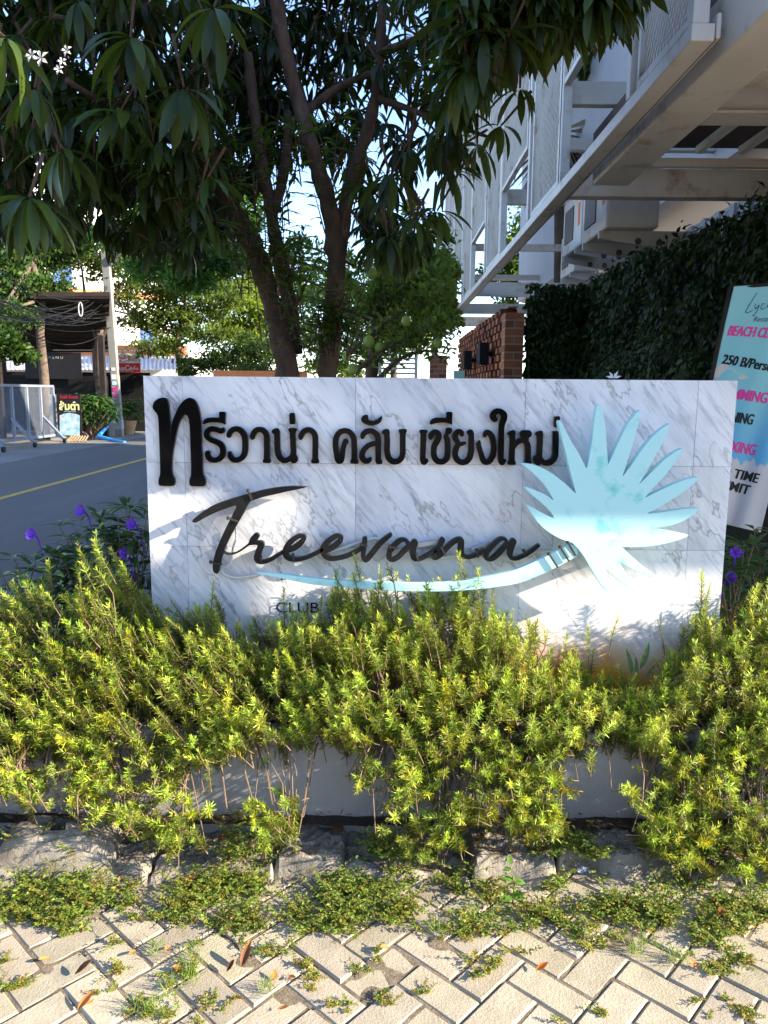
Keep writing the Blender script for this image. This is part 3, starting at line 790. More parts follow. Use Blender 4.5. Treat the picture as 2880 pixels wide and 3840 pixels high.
b = MB(); b.box((5.3, 5.93, EZ + .215), (7.4, .05, .06)); part(b, 'ledger', M['white_steel'])
for k in range(15):
    b = MB(); b.box((1.95 + k * .31, 5.36, EZ + .30), (.045, 1.10, .05)); part(b, 'joist', M['white_steel'])
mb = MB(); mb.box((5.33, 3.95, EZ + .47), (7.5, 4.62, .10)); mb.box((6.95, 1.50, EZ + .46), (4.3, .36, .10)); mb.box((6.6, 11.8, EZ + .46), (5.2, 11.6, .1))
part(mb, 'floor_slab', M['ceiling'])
# upper storey, columns and unseen pieces added to shape the sun on the sign
mb = MB(); mb.box((6.0, 9.6, 5.3), (6.2, 15.6, 3.6)); part(mb, 'upper_wall', M['pale_wall'])
mb = MB(); mb.box((5.6, 9.5, 7.16), (7.6, 16.4, .12)); part(mb, 'roof', M['metal_roof'])
mb = MB(); mb.box((6.95, 1.325, EZ + .32), (4.3, .05, .50)); part(mb, 'shade_fascia', M['white_steel'])  # unseen front edge, set where its shadow line falls across the palm leaf
mb = MB(); mb.box((4.29, 1.325, EZ + .62), (1.0, .05, .56)); part(mb, 'shade_fascia', M['white_steel'])  # added unseen piece, raised to leave a slot of sun on the sign
mb = MB(); mb.box((4.26, 1.25, 2.90), (1.0, .06, .40)); mb.bar((4.0, 1.25, 3.1), (4.0, 1.32, 3.4), .03, .03); mb.bar((4.6, 1.25, 3.1), (4.6, 1.32, 3.4), .03, .03); part(mb, 'sun_blocker', M['white_steel'])  # added unseen box that cuts off the lower edge of that sun patch
for (x, y) in ((8.9, 1.7), (8.9, 6), (8.9, 12), (3.4, 17), (8.9, 17)):
    b = MB(); b.box((x, y, 1.5), (.2, .2, 3.0)); part(b, 'column', M['white_steel'])
# ground floor wall with ribbed cladding behind the ivy
mb = MB()
mb.box((3.2, 10.3, 1.62), (.1, 9.6, 3.2))
for k in range(30): mb.box((3.14, 5.7 + k * .32, 1.62), (.03, .10, 3.2))
part(mb, 'lower_wall', M['pale_wall'])

# air conditioners on brackets
def ac(px0, px1, pyb, Y, label):
    a, b = P(px0, pyb, Y), P(px1, pyb, Y)
    x0, x1, z = a[0], b[0], a[2]
    t = thing('air_conditioner', label, 'air conditioner', ((x0 + x1) / 2, Y, z), 'air conditioners on the wall under the building')
    h, d = .56, .80
    m = MB(); m.box(((x0 + x1) / 2, Y + d / 2, z + h / 2 + .03), (x1 - x0, d, h)); m.build('casing', M['ac_white'], t, bevel=.02)
    m = MB(); m.box((x0 - .004, Y + d * .62, z + h / 2 + .03), (.012, d * .45, h * .6)); m.build('fan_grille', M['ac_grill'], t)
    m = MB(); m.box((x0 - .002, Y + d * .12, z + h * .62), (.006, .07, .22)); m.build('sticker', M['orange_trim'], t)
    for yy in (Y + .12, Y + d - .15):
        m = MB(); xe = x1 + .45
        m.add([(x0 - .02, yy, z + .03), (xe, yy, z + .03), (xe, yy, z - .17), (x0 - .02, yy, z - .03),
               (x0 - .02, yy + .03, z + .03), (xe, yy + .03, z + .03), (xe, yy + .03, z - .17), (x0 - .02, yy + .03, z - .03)],
              np.array([[0, 3, 2, 1], [4, 5, 6, 7], [0, 1, 5, 4], [1, 2, 6, 5], [2, 3, 7, 6], [3, 0, 4, 7]]))
        m.box((xe, yy - .02, z - .08), (.05, .06, .30))
        br = m.build('bracket', M['ac_white'], t)
        for q in (.35, .55, .75):
            m = MB(); cx = x0 + (xe - x0) * q
            m.lathe([(.001, -.003), (.028, -.003), (.028, 0)], (0, 0, 0), 14)
            V = m.V[-1]; m.V[-1] = np.column_stack([cx + V[:, 0], yy - .002 + V[:, 2], z - .035 - .05 * q + V[:, 1]])
            m.build('bracket_hole', M['ac_grill'], br)
ac(2270, 2470, 868, 6.6, 'nearest air conditioner, on bracket arms just below the long white beam')
ac(2175, 2300, 930, 8.0, 'middle air conditioner with red sticker, hung above the ivy top')
ac(2150, 2240, 1025, 10.6, 'farthest and lowest air conditioner, half hidden behind the ivy')

# ================================================================== IVY WALL, BRICKS
iv = thing('ivy_hedge', 'dark green ivy hedge covering the wall under the steel building', 'hedge', (2.2, 7, 0))
def ivy_top(y): return np.interp(y, [4.2, 5.2, 6.5, 8.1], [2.82, 2.74, 2.68, 2.62])
mb = MB()
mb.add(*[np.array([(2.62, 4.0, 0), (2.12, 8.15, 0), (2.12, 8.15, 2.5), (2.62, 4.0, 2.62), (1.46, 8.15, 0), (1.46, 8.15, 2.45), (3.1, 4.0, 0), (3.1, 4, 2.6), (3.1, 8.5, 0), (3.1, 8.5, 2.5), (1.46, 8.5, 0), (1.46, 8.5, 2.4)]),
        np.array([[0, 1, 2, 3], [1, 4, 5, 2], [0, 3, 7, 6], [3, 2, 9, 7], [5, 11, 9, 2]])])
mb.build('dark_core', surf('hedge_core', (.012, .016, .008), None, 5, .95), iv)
n1, n2, n3 = 15000, 5200, 3000
u = rng.uniform(0, 1, n1); yy = 4.0 + 4.15 * u
bx = 2.62 + (2.12 - 2.62) * u
zz = rng.uniform(0.2, 1, n1) ** .8 * (ivy_top(yy))
lump = np.maximum(.26 * bump2(yy * 1.0, zz, 5, 21) + .13 * bump2(yy, zz, 13, 22), -.03)
p1 = np.stack([bx - .05 - lump * 1.3 - rng.uniform(0, .10, n1), yy, zz], 1); d1 = np.tile([-1., -.15, 0], (n1, 1))
u = rng.uniform(0, 1, n2); zz = rng.uniform(.2, 1, n2) ** .8 * 2.62
p2 = np.stack([1.44 + .75 * u, 8.12 - .12 * bump2(u * 3, zz, 6, 23) - rng.uniform(0, .1, n2), zz], 1); d2 = np.tile([0, -1., 0], (n2, 1))
u = rng.uniform(0, 1, n3); yy = 4 + 4.3 * u
p3 = np.stack([2.62 - .5 * u + rng.uniform(-.1, .5, n3), yy, ivy_top(yy) + rng.normal(0, .05, n3) + .08 * bump2(yy, yy * 0, 9, 5)], 1); d3 = np.tile([-.3, -.2, 1.], (n3, 1))
pp = np.concatenate([p1, p2, p3]); dd = np.concatenate([d1, d2, d3])
nrm = unit(dd + rng.normal(0, .45, pp.shape))
yd = unit(np.array([0, 0, -1.]) + rng.normal(0, .55, pp.shape) + .4 * dd)
tv, tf = leaf_shape(.52, 3, .25, .15, .42)
mb = MB(); c = np.clip(rng.normal(1, .45, (len(pp), 1)), .3, 2.6) * np.where(rng.random((len(pp), 1)) < .04, np.array([2.6, 2.3, 1.4]), np.array([1, 1, 1])) * (1 + np.column_stack([rng.uniform(0, .5, len(pp)) * (rng.random(len(pp)) < .06), np.zeros(len(pp)), np.zeros(len(pp))]))
scatter(mb, tv, tf, pp, yd, nrm, rng.uniform(.045, .085, len(pp)), c)
mb.build('leaves', M['ivy'], iv)
# few long shoots above the top
def brick_wall(name, label, x0, x1, y0, y1, z1, lattice):
    t = thing(name, label, 'wall', (x0, y0, 0))
    bricks = MB(); mort = MB()
    h = .068; L = .20
    k = 0; z = .01
    if not lattice: mort.box(((x0 + x1) / 2, (y0 + y1) / 2, z1 / 2 - .01), (x1 - x0 - .016, y1 - y0 - .016, z1 - .02))
    while z < z1:
        if lattice:
            y = y0 + (L * .75 if k % 2 else 0)
            while y < y1:
                bricks.box(((x0 + x1) / 2 + rng.normal(0, .004), y + L * .36, z + h / 2), (x1 - x0, L * .72, h - .004), col=np.array([1, 1, 1]) * rng.uniform(.5, 1.3))
                y += L * 1.5
            mort.box(((x0 + x1) / 2 + .02, (y0 + y1) / 2, z + h + .004), (x1 - x0 - .08, y1 - y0, .01))
        else:
            for (fx0, fx1, fy0, fy1, ax) in ((x0, x1, y0, y1, 0),):
                nx = max(1, round((x1 - x0) / L)); ny = max(1, round((y1 - y0) / L))
                off = .5 if k % 2 else 0
                for i in range(nx + (1 if off else 0)):
                    a = x0 + max(0, (i - off)) * (x1 - x0) / nx; b = x0 + min(nx, i - off + 1) * (x1 - x0) / nx
                    for j in range(ny):
                        c0 = y0 + j * (y1 - y0) / ny; c1 = y0 + (j + 1) * (y1 - y0) / ny
                        bricks.box(((a + b) / 2, (c0 + c1) / 2, z + h / 2), (b - a - .012, c1 - c0 - .012, h - .002), col=np.array([1, 1, 1]) * rng.uniform(.55, 1.25))
        z += h + .012; k += 1
    bricks.build('bricks', M['brick'], t); mort.build('mortar', M['mortar'], t)
    return t
px = P(1890, 1300, 8.0)[0], P(1965, 1300, 8.0)[0]
ptop = P(1925, 1176, 8.0)[2]
brick_wall('brick_pillar', 'orange red brick pillar beside the ivy, under the steel frame', px[0], px[1], 8.0, 8.24, ptop, False)
bw = brick_wall('brick_screen', 'red lattice brick screen wall running back from the brick pillar', px[0] + .01, px[0] + .19, 8.25, 13.2, ptop + .05, True)
m = MB(); m.box((px[0] - .10, 8.9, 1.95), (.10, .22, .24)); m.box((px[0] - .02, 8.9, 1.95), (.08, .05, .05))
wl = m.build('wall_lamp', M['dark_wall']); tag(wl, 'nearer small black box lamp on the lattice brick wall', 'lamp', 'black wall lamps')
m = MB(); m.box((px[0] - .10, 10.6, 1.95), (.10, .22, .24)); m.box((px[0] - .02, 10.6, 1.95), (.08, .05, .05))
wl = m.build('wall_lamp', M['dark_wall']); tag(wl, 'farther small black box lamp on the lattice brick wall', 'lamp', 'black wall lamps')
brick_wall('brick_pillar', 'dark brown brick gate pillar left of the lattice wall', 0.78, 1.08, 13.6, 13.9, 2.15, False)
m = MB()
g0 = P(1425, 1400, 12)[0]; g1 = P(1560, 1400, 12)[0]
for k in range(9): m.box(((g0 + g1) / 2, 12, 1.50 + k * .075), (g1 - g0, .03, .03))
for x in (g0, g1): m.box((x, 12, 1.1), (.05, .05, 2.2))
o = m.build('slat_gate', M['ac_white']); tag(o, 'white slatted gate behind the fruit tree', 'gate')
m = MB(); q = P(1722, 1400, 7.2); m.box((q[0], 7.2, 1.5), (.10, .02, .42)); o = m.build('notice_board', M['teal_sign']); tag(o, 'small teal notice beside the brick screen wall', 'sign')

# ================================================================== BANNER
BY = 4.1
def bmap(u, v):
    """u,v in 0..1 over the hanging fabric -> place"""
    u = np.asarray(u, float); v = np.asarray(v, float)
    tlx, tly, trx, try_, blx, bly, brx, bry = 2752, 1074, 3085, 1050, 2592, 1935, 2852, 1997
    bow = np.sin(v * np.pi)
    px_ = (1 - v) * ((1 - u) * tlx + u * trx) + v * ((1 - u) * blx + u * brx) + 14 * bow * (u - .5) - 8 * bow
    py_ = (1 - v) * ((1 - u) * tly + u * try_) + v * ((1 - u) * bly + u * bry)
    Yv = BY + .012 * np.sin(u * 9 + v * 3) * (.3 + v) + .02 * np.sin(v * 5 + u * 2) + .012 * np.sin(u * 17 + v * 5) * v
    return P(px_, py_, Yv)
bn = thing('banner_stand', 'teal and sand coloured beach club banner on a dark frame behind the sign', 'banner', tuple(P(2800, 1995, BY) * np.array([1, 1, 0])))
nu, nv = 70, 160
U, Vv = np.meshgrid(np.linspace(0, 1, nu), np.linspace(0, 1, nv))
top = np.array([.22, .55, .60]); mid = np.array([.20, .50, .62]); sea = np.array([.10, .42, .68])
f = np.clip((Vv - .45) / .25, 0, 1)[..., None]
cc = top * (1 - f) + sea * f
edge = .735 + .010 * np.sin(U * 26) + .008 * np.sin(U * 61)
cc = np.where((Vv > edge)[..., None], np.array([.60, .56, .56]), cc)
i = (np.arange(nu - 1)[None] + (np.arange(nv - 1) * nu)[:, None]).ravel()
mb = MB(); mb.add(bmap(U.ravel(), Vv.ravel()), np.stack([i, i + nu, i + nu + 1, i + 1], 1), cc.reshape(-1, 3))
o = mb.build('fabric', M['banner'], bn, smooth=True); sm = o.modifiers.new('thick', 'SOLIDIFY'); sm.thickness = .0015; sm.offset = 1
def bpart(name, V2, F, m, off=.003):
    p = bmap(V2[:, 0], V2[:, 1]) + np.array([0, -off, 0])
    b = MB(); b.add(p, F); return b.build(name, m, bn)
def btext(body, u0, v0, h, m, w=None, bold=.0, shear=.15, skew=0.0):
    V, F = text_flat(body, 1, .012 if bold else 0, shear); bb = MB()
    mn, mx = V.min(0), V.max(0)
    capH = .73
    sc_ = h / capH
    w = w or (mx[0] - mn[0]) * sc_ * 2.7
    uu = u0 + (V[:, 0] - mn[0]) / (mx[0] - mn[0]) * w
    vv = v0 - V[:, 1] * sc_ + skew * (uu - u0)
    for k, q in enumerate((-1, 0, 1) if bold else (0,)):
        bb.add(bmap(uu + q * .0045, vv) + np.array([0, -.003 - .0006 * k, 0]), F)
    bb.build('lettering', m, bn)
btext('BEACH CLUB', .055, .213, .044, M['pink_ink'], .60, .03, .18, .03)
btext('250 B/Person', .06, .335, .042, M['black_ink'], .66, .03, .18, .05)
btext('SWIMMING', .035, .475, .045, M['pink_ink'], .66, .03, .12, .03)
btext('TANNING', .08, .575, .045, M['black_ink'], .50, .03, .12, .02)
btext('RELAXING', .09, .70, .046, M['pink_ink'], .60, .03, .12, .01)
btext('NO TIME', .19, .802, .040, M['black_ink'], .62, .03, .15, .02)
btext('LIMIT', .33, .858, .040, M['black_ink'], .40, .03, .15, .02)
def bstroke(pts, w, m, name='lettering'):
    pts = np.array(pts, float)
    t = np.linspace(0, len(pts) - 1, len(pts) * 5); q = np.stack([np.interp(t, np.arange(len(pts)), pts[:, k]) for k in (0, 1)], 1)
    for _ in range(5): q[1:-1] = (q[:-2] + 2 * q[1:-1] + q[2:]) / 4
    d = np.gradient(q, axis=0) * np.array([.38, 1.0]); nrm_ = np.stack([-d[:, 1], d[:, 0]], 1); nrm_ /= np.linalg.norm(nrm_, axis=1)[:, None] + 1e-9
    a = q + nrm_ * w * np.array([2.6, 1]); b = q - nrm_ * w * np.array([2.6, 1])
    V2 = np.concatenate([a, b]); n = len(q); k = np.arange(n - 1)
    bpart(name, V2, np.stack([k, k + 1, n + k + 1, n + k], 1), m, .0035)
for s_ in ([(.50, .035), (.44, .07), (.38, .105), (.37, .12), (.42, .118), (.50, .110)],
           [(.52, .082), (.53, .105), (.57, .100), (.60, .082), (.58, .115), (.54, .135), (.52, .13)],
           [(.69, .085), (.65, .082), (.63, .10), (.67, .108), (.72, .10)],
           [(.80, .04), (.74, .108), (.78, .085), (.82, .085), (.82, .108)],
           [(.87, .098), (.91, .092), (.90, .083), (.87, .095), (.89, .108), (.95, .10)]): bstroke([(q[0] * .62 - .03, q[1]) for q in s_], .0015, M['black_ink'])
btext('Restaurant', .315, .157, .022, M['black_ink'], .33, 0, .3, .01)
def bpoly(pts, m, name):
    p = chaikin(pts, 2)
    V, F = curve_mesh([np.column_stack([p[:, 0], -p[:, 1]])], 0)
    bpart(name, np.column_stack([V[:, 0], -V[:, 1]]), F, m, .002)
bpoly([(0.0, .36), (.06, .335), (.13, .335), (.18, .36), (.22, .355), (.26, .375), (.40, .385), (.42, .40), (.0, .41)], M['sand_ink'], 'cloud_print')
bpoly([(.93, .745), (.90, .745), (.94, .67), (.98, .61), (1.0, .60), (1.0, .63), (.96, .68)], M['brown_ink'], 'trunk_print')
for a_ in (-170, -150, -125, -100, -200, -225):
    L = .2; dx, dy = math.cos(R(a_)) * L, -math.sin(R(a_)) * L * .32
    bpoly([(1.0, .565), (1.0 + dx * .5, .545 - dy * .7 - .008), (max(.62, 1.0 + dx), .565 - dy * .3 + .03), (1.0 + dx * .5, .56 - dy * .4 + .006)], M['leaf_ink'], 'frond_print')
b = MB(); b.tube([P(2738, 1080, BY + .02), P(2655, 1480, BY + .03), P(2560, 1960, BY + .05), P(2500, 2230, BY + .1)], .012, 8)
b.tube([P(2738, 1080, BY + .02), P(3090, 1050, BY + .02)], .012, 8)
b.tube([P(3092, 1060, BY + .02), P(2960, 1600, BY + .02), P(2800, 2300, BY + .05)], .012, 8)
b.tube([P(2850, 1075, BY + .05), P(2830, 2260, BY + .6)], .012, 8)
b.build('frame', M['dark_wood'], bn)

# ================================================================== ROSEMARY
top_pts = [(-200,2260),(0,2215),(60,2150),(150,2190),(230,2170),(300,2060),(360,2090),(430,2110),(470,2230),(560,2260),(650,2270),(720,2280),(790,2260),(850,2320),(950,2330),(1030,2310),(1090,2300),(1180,2290),(1240,2170),(1320,2150),(1400,2200),(1480,2150),(1570,2160),(1640,2220),(1720,2140),(1800,2200),(1900,2290),(2000,2330),(2080,2430),(2180,2470),(2280,2500),(2400,2530),(2480,2470),(2560,2370),(2640,2230),(2720,2250),(2800,2230),(2900,2200),(3100,2200)]
bot_pts = [(-200,3000),(0,2960),(150,3020),(330,3060),(480,3100),(600,3160),(680,3200),(760,3060),(860,2960),(930,3060),(1000,3160),(1040,3120),(1090,2860),(1240,2850),(1320,2950),(1420,3130),(1540,3200),(1620,3230),(1720,3100),(1850,3060),(1950,3130),(2050,3170),(2130,3080),(2200,2900),(2350,2960),(2450,3160),(2600,3260),(2750,3300),(2900,3330),(3100,3300)]
tp = np.array(top_pts, float); bp_ = np.array(bot_pts, float)
def sprig(mb_l, mb_s, base, d, L, shade, nlen=None):
    """one rosemary shoot: thin stem, whorls of narrow needles"""
    d = unit(np.array(d, float)); base = np.array(base, float)
    nlen = nlen or rng.uniform(.017, .0265)
    side = unit(np.cross(d, rng.normal(size=3)))
    t = np.linspace(0, 1, 5)
    bend = rng.uniform(-.09, .09) * L * 3
    ctr = base + np.outer(t * L, d) + np.outer(bend * t ** 2, side) + np.outer(.05 * L * t ** 2, [0, 0, 1])
    mb_s.tube(ctr, np.linspace(.0018, .0009, 5), 4, cap=False)
    n = int(L / rng.uniform(.00095, .0016)) + 8
    s0 = rng.uniform(.02, .35)
    s = np.sort(rng.uniform(s0, 1, n)); s[-8:] = rng.uniform(.96, 1, 8)
    pos = np.stack([np.interp(s, t, ctr[:, k]) for k in range(3)], 1)
    a = np.arange(n) * 2.4 + rng.uniform(0, 6) + rng.normal(0, .35, n)
    e1 = side; e2 = np.cross(d, e1)
    rad = np.cos(a)[:, None] * e1 + np.sin(a)[:, None] * e2
    up = np.clip(rng.uniform(.3, .8) + 1.45 * np.clip((s - .75) / .25, 0, 1) + rng.normal(0, .35, n), -.2, 3)[:, None]
    yd_ = rad + d * up + np.array([0, 0, -.12])
    ln = nlen * (1 - .35 * np.clip((s - .8) / .2, 0, 1)) * rng.uniform(.5, 1.2, n)
    tipc = .36 + 1.05 * np.clip((s - .2) / .8, 0, 1) ** 1.4  # needle colour carries the shaded interior and the sunlit tips
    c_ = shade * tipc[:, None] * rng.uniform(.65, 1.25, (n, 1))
    c_[:, 0] *= rng.uniform(.72, 1.22, n)
    dead = rng.random(n) < .035 * (s < .6)
    c_[dead] = np.array([1.1, .55, .8]) * rng.uniform(.5, 1, (dead.sum(), 1))
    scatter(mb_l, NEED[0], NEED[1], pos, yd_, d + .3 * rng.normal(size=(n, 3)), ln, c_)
NEED = (np.array([[-.036, 0, 0], [.036, 0, 0], [.066, .5, -.02], [.018, 1, -.08], [-.018, 1, -.08], [-.066, .5, -.02]], float), np.array([[0, 1, 2, 5], [5, 2, 3, 4]]))
gaps = [(1180,2850,170,120,.97),(1000,2890,90,150,.85),(820,2950,130,120,.9),(2290,2890,160,160,.97),(1240,3010,170,90,.97),(60,3050,120,60,.9),(420,2800,60,50,.7),(1640,2990,50,60,.7),(2420,3010,80,70,.7),(2240,2740,60,60,.7),(860,2560,110,90,.55),(2330,2500,190,90,.6),(1000,2560,60,100,.6),(520,2640,160,60,.5),(60,2640,130,50,.4),(640,2760,130,60,.4),(1180,2680,130,80,.3),(200,2860,130,80,.25),(1800,2760,90,70,.3)]
bush_x = [-260, 90, 360, 640, 900, 1170, 1440, 1700, 1960, 2240, 2520, 2760, 3080]
bush_lab = ['rosemary bush cut by the left edge of the picture', 'rosemary bush at far left with long shoots leaning left under the purple flowers',
 'tall rosemary bush below the left end of the marble sign', 'rosemary bush with bare brown stems below the big first Thai letter',
 'sparse rosemary bush with a lone dark shoot before the capital T', 'rosemary bush over the bare planter wall left of centre, below the letters CLUB',
 'tall dark topped rosemary bush below the letter v of the cursive word', 'full sunlit rosemary bush below the middle of the teal leaf stem',
 'rosemary bush below the right end of the cursive word', 'low thin rosemary bush over bare wall below the teal palm leaf',
 'dark shaded rosemary bush below the right end of the marble sign', 'tall rosemary bush at the right below the banner and purple flowers',
 'rosemary bush cut by the right edge of the picture']
bl = [MB() for _ in bush_x]; bs = [MB() for _ in bush_x]
bsprigs = [[] for _ in bush_x]
cnt = 0
N_S = 4600
while cnt < N_S:
    px_ = rng.uniform(-330, 3160)
    ty, by = np.interp(px_, tp[:, 0], tp[:, 1]), np.interp(px_, bp_[:, 0], bp_[:, 1])
    v = rng.uniform(0, 1) ** .92
    py_ = ty + rng.normal(0, 22) * (v < .1) + v * (by - ty)
    skip = False
    for gx, gy, gw, gh, gp in gaps:
        if ((px_ - gx) / gw) ** 2 + ((py_ - gy) / gh) ** 2 < 1 and rng.random() < gp: skip = True
    if skip: continue
    if py_ > 2780 and rng.random() < .35: continue
    cl = bump2(px_ * .01, py_ * .01, 2.6, 77) + .5 * bump2(px_ * .01, py_ * .01, 6, 78)
    if cl < -.02 and rng.random() < min(.75, .25 - cl * 2.0): continue
    if py_ < 2760:
        w = np.clip((py_ - ty) / (2760 - ty), 0, 1)
        Y = 2.58 - .26 * w + .10 * cl + rng.uniform(-.13, .12)
        Y = min(Y, 2.63)
        hang = 0
    else:
        w = (py_ - 2760) / max(60, by - 2760)
        Y = 2.33 - .16 * w + rng.uniform(-.09, .05)
        hang = 1
    tip = P(px_, py_, Y)
    if tip[2] < .03: continue
    if hang:
        d = np.array([rng.normal(-.12, .45), -.40 + rng.normal(0, .25), rng.uniform(.0, 1.1)])
        L = rng.uniform(.05, .12)
    else:
        lean = np.interp(px_, [0, 500, 900, 1500, 2300, 2900], [-.45, -.40, -.3, -.12, .02, .0])
        d = np.array([lean + rng.normal(0, .17), -.15 + rng.normal(0, .17) - .3 * w, 1.0 - .25 * w])
        L = rng.uniform(.06, .21) * (1 - .25 * w)
    b = int(np.argmin([abs(px_ - q) for q in bush_x]))
    d = unit(d); base = tip - d * L
    if base[2] < .06: base[2] = .06
    if abs(base[1] - 2.425) < .06 and base[2] < .40: base[1] = 2.37
    back = np.clip((Y - 2.25) / .38, 0, 1)
    shade = np.array([rng.uniform(.8, 1.05), 1.0, rng.uniform(.8, 1.3)]) * rng.uniform(.45, 1.2)
    if rng.random() < .12: shade = shade * np.array([1.15, 1.0, .6])
    sprig(bl[b], bs[b], base, tip - base, max(.04, np.linalg.norm(tip - base)), shade)
    bsprigs[b].append(base)
    cnt += 1
# single tall shoots seen against the marble
for (px_, py_, L, Y) in [(790,2195,.16,2.56),(1360,2080,.17,2.55),(1330,2150,.15,2.55),(1720,2080,.16,2.55),(1790,2140,.14,2.55),(1420,2140,.12,2.56),(2200,2360,.13,2.55),(2290,2330,.13,2.56),(2110,2380,.12,2.56),(2640,2160,.18,2.56),(2480,2330,.13,2.57),(1850,2200,.14,2.56),(300,2040,.15,2.5),(345,2030,.16,2.48),(430,2110,.16,2.5),(160,2110,.16,2.55),(150,2210,.15,2.5),(1100,3240,.28,2.22),(1115,3130,.2,2.25),(1060,2215,.13,2.57),(1250,2200,.15,2.57),(1180,2260,.15,2.57),(1480,2160,.15,2.58),(1540,2170,.14,2.58)]:
    tip = P(px_, py_, Y); b = int(np.argmin([abs(px_ - q) for q in bush_x]))
    d = np.array([rng.normal(-.1, .1), -.1, 1.0]) if py_ < 3000 else np.array([.02, -.15, -1.0])
    base = tip - unit(d) * L
    sprig(bl[b], bs[b], base, tip - base, L, np.ones(3) * .9); bsprigs[b].append(base)
for b, q in enumerate(bush_x):
    root0 = P(q, 2700, 2.53); root0[2] = .34
    t = thing('rosemary_bush', bush_lab[b], 'bush', tuple(root0), 'rosemary bushes along the planter')
    st = bs[b]
    for k, base in enumerate(bsprigs[b]):
        if k % 3: continue
        r0 = root0 + np.array([rng.uniform(-.14, .14), rng.uniform(-.06, .05), 0])
        midp = (r0 + base) / 2 + np.array([rng.normal(0, .03), -.02, .05 if base[2] > .4 else .16])
        if base[2] < .42 and base[1] < 2.45: midp[1] = min(midp[1], 2.42); midp[2] = max(midp[2], .43)
        tt = np.linspace(0, 1, 7)[:, None]
        pts = (1 - tt) ** 2 * r0 + 2 * tt * (1 - tt) * midp + tt ** 2 * base
        pts[1:-1] += rng.normal(0, .006, (5, 3))
        st.tube(pts, np.linspace(.0045, .0018, 7) * rng.uniform(.6, 1.2), 5, cap=False)
    if bl[b].n: bl[b].build('foliage', M['rosemary'], t)
    if st.n: st.build('stems', M['twig'], t)

# ================================================================== FLOWERING PLANTS BESIDE THE SIGN
lanc = leaf_shape(.21, 5, .3, .35, .4)
def ruellia(label, px_, ytop, Y, spread, nst, flowers):
    base = P(px_, 2300, Y); base[2] = .34 if Y < 2.95 else .0
    t = thing('flowering_plant', label, 'plant', tuple(base), 'purple flowering plants beside the sign')
    lf, st = MB(), MB()
    for k in range(nst):
        tx = px_ + rng.uniform(-spread, spread)
        tipz = P(tx, ytop + rng.uniform(0, 170) + abs(tx - px_) * .3, Y + rng.uniform(-.12, .12))
        b0 = base + np.array([rng.uniform(-.1, .1), rng.uniform(-.06, .06), 0])
        tt = np.linspace(0, 1, 8)[:, None]
        pts = b0 + (tipz - b0) * tt; pts[:, :2] += (np.array([tipz[0] - b0[0], 0]) * -.25) * np.sin(tt * np.pi)
        st.tube(pts, np.linspace(.004, .002, 8), 5)
        n = 22
        s = np.sort(rng.uniform(.25, 1, n)); s[-5:] = 1
        pos = np.stack([np.interp(s, tt[:, 0], pts[:, i]) for i in range(3)], 1)
        a = np.arange(n) * 1.9 + rng.uniform(0, 6)
        yd_ = np.stack([np.cos(a), np.sin(a), rng.uniform(-.1, .9, n)], 1)
        scatter(lf, *lanc, pos, yd_, np.array([0, 0, 1.]) + .2 * rng.normal(size=(n, 3)), rng.uniform(.07, .135, n), rng.uniform(.7, 1.3, (n, 1)) * np.ones(3))
    lf.build('leaves', M['ruellia'], t, smooth=True); st.build('stems', M['twig'], t)
    for fx, fy in flowers:
        c = P(fx, fy, Y - .13)
        m = MB(); n = unit(np.array([rng.uniform(-.4, .4), -1, .35])); e1 = unit(np.cross(n, [0, 0, 1])); e2 = np.cross(e1, n)
        for q in range(5):
            a0 = q * 2 * np.pi / 5 + .3
            ring = []
            for aa, rr, dz in ((a0 - .5, .008, -.008), (a0 - .56, .019, .003), (a0 - .3, .023, .006), (a0, .021, .005), (a0 + .3, .023, .006), (a0 + .56, .019, .003), (a0 + .5, .008, -.008)):
                ring.append(c + e1 * math.cos(aa) * rr + e2 * math.sin(aa) * rr + n * dz)
            ring.append(c - n * .022)
            m.add(np.array(ring), [[7, 0, 1, 2], [7, 2, 3], [7, 3, 4], [7, 4, 5, 6]])
        m.tube([c - n * .018, c - n * .04 - np.array([0, 0, .012]), c - n * .07 - np.array([0, 0, .10])], [.004, .003, .0015], 6)
        m.build('flower', M['purple'], t)
ruellia('purple flowered plant leaning against the left edge of the marble sign', 470, 1890, 2.86, 125, 20, [(495, 1965), (470, 2075)])
ruellia('purple flowered plant with a raised blossom, between road and rosemary at left', 320, 1940, 2.92, 120, 17, [(303, 1915)])
ruellia('low purple flowered plant at the left edge before the road', 110, 2040, 2.92, 150, 18, [(118, 2003)])
ruellia('dense purple flowered plant with two open blossoms right of the sign', 2760, 2010, 2.95, 95, 18, [(2760, 2072), (2740, 2165)])
ruellia('leafy plant at the right edge below the banner, without open blossoms', 2900, 1960, 3.1, 120, 16, [])
# broad leaves poking out over the rosemary
sp = thing('broad_leaf_plant', 'narrow upright green leaves rising from the rosemary by the rust stained marble', 'plant', tuple(P(2390, 2500, 2.5)))
m = MB()
for px_, py_, L, a in ((2400, 2470, .10, .35), (2370, 2490, .09, -.2), (2420, 2500, .06, .8), (2385, 2500, .07, 0)):
    scatter(m, *lanc, [P(px_, py_ + 40, 2.5)], [[a, -.1, 1]], [[0, -1, .2]], L)
m.build('leaves', M['ruellia'], sp)

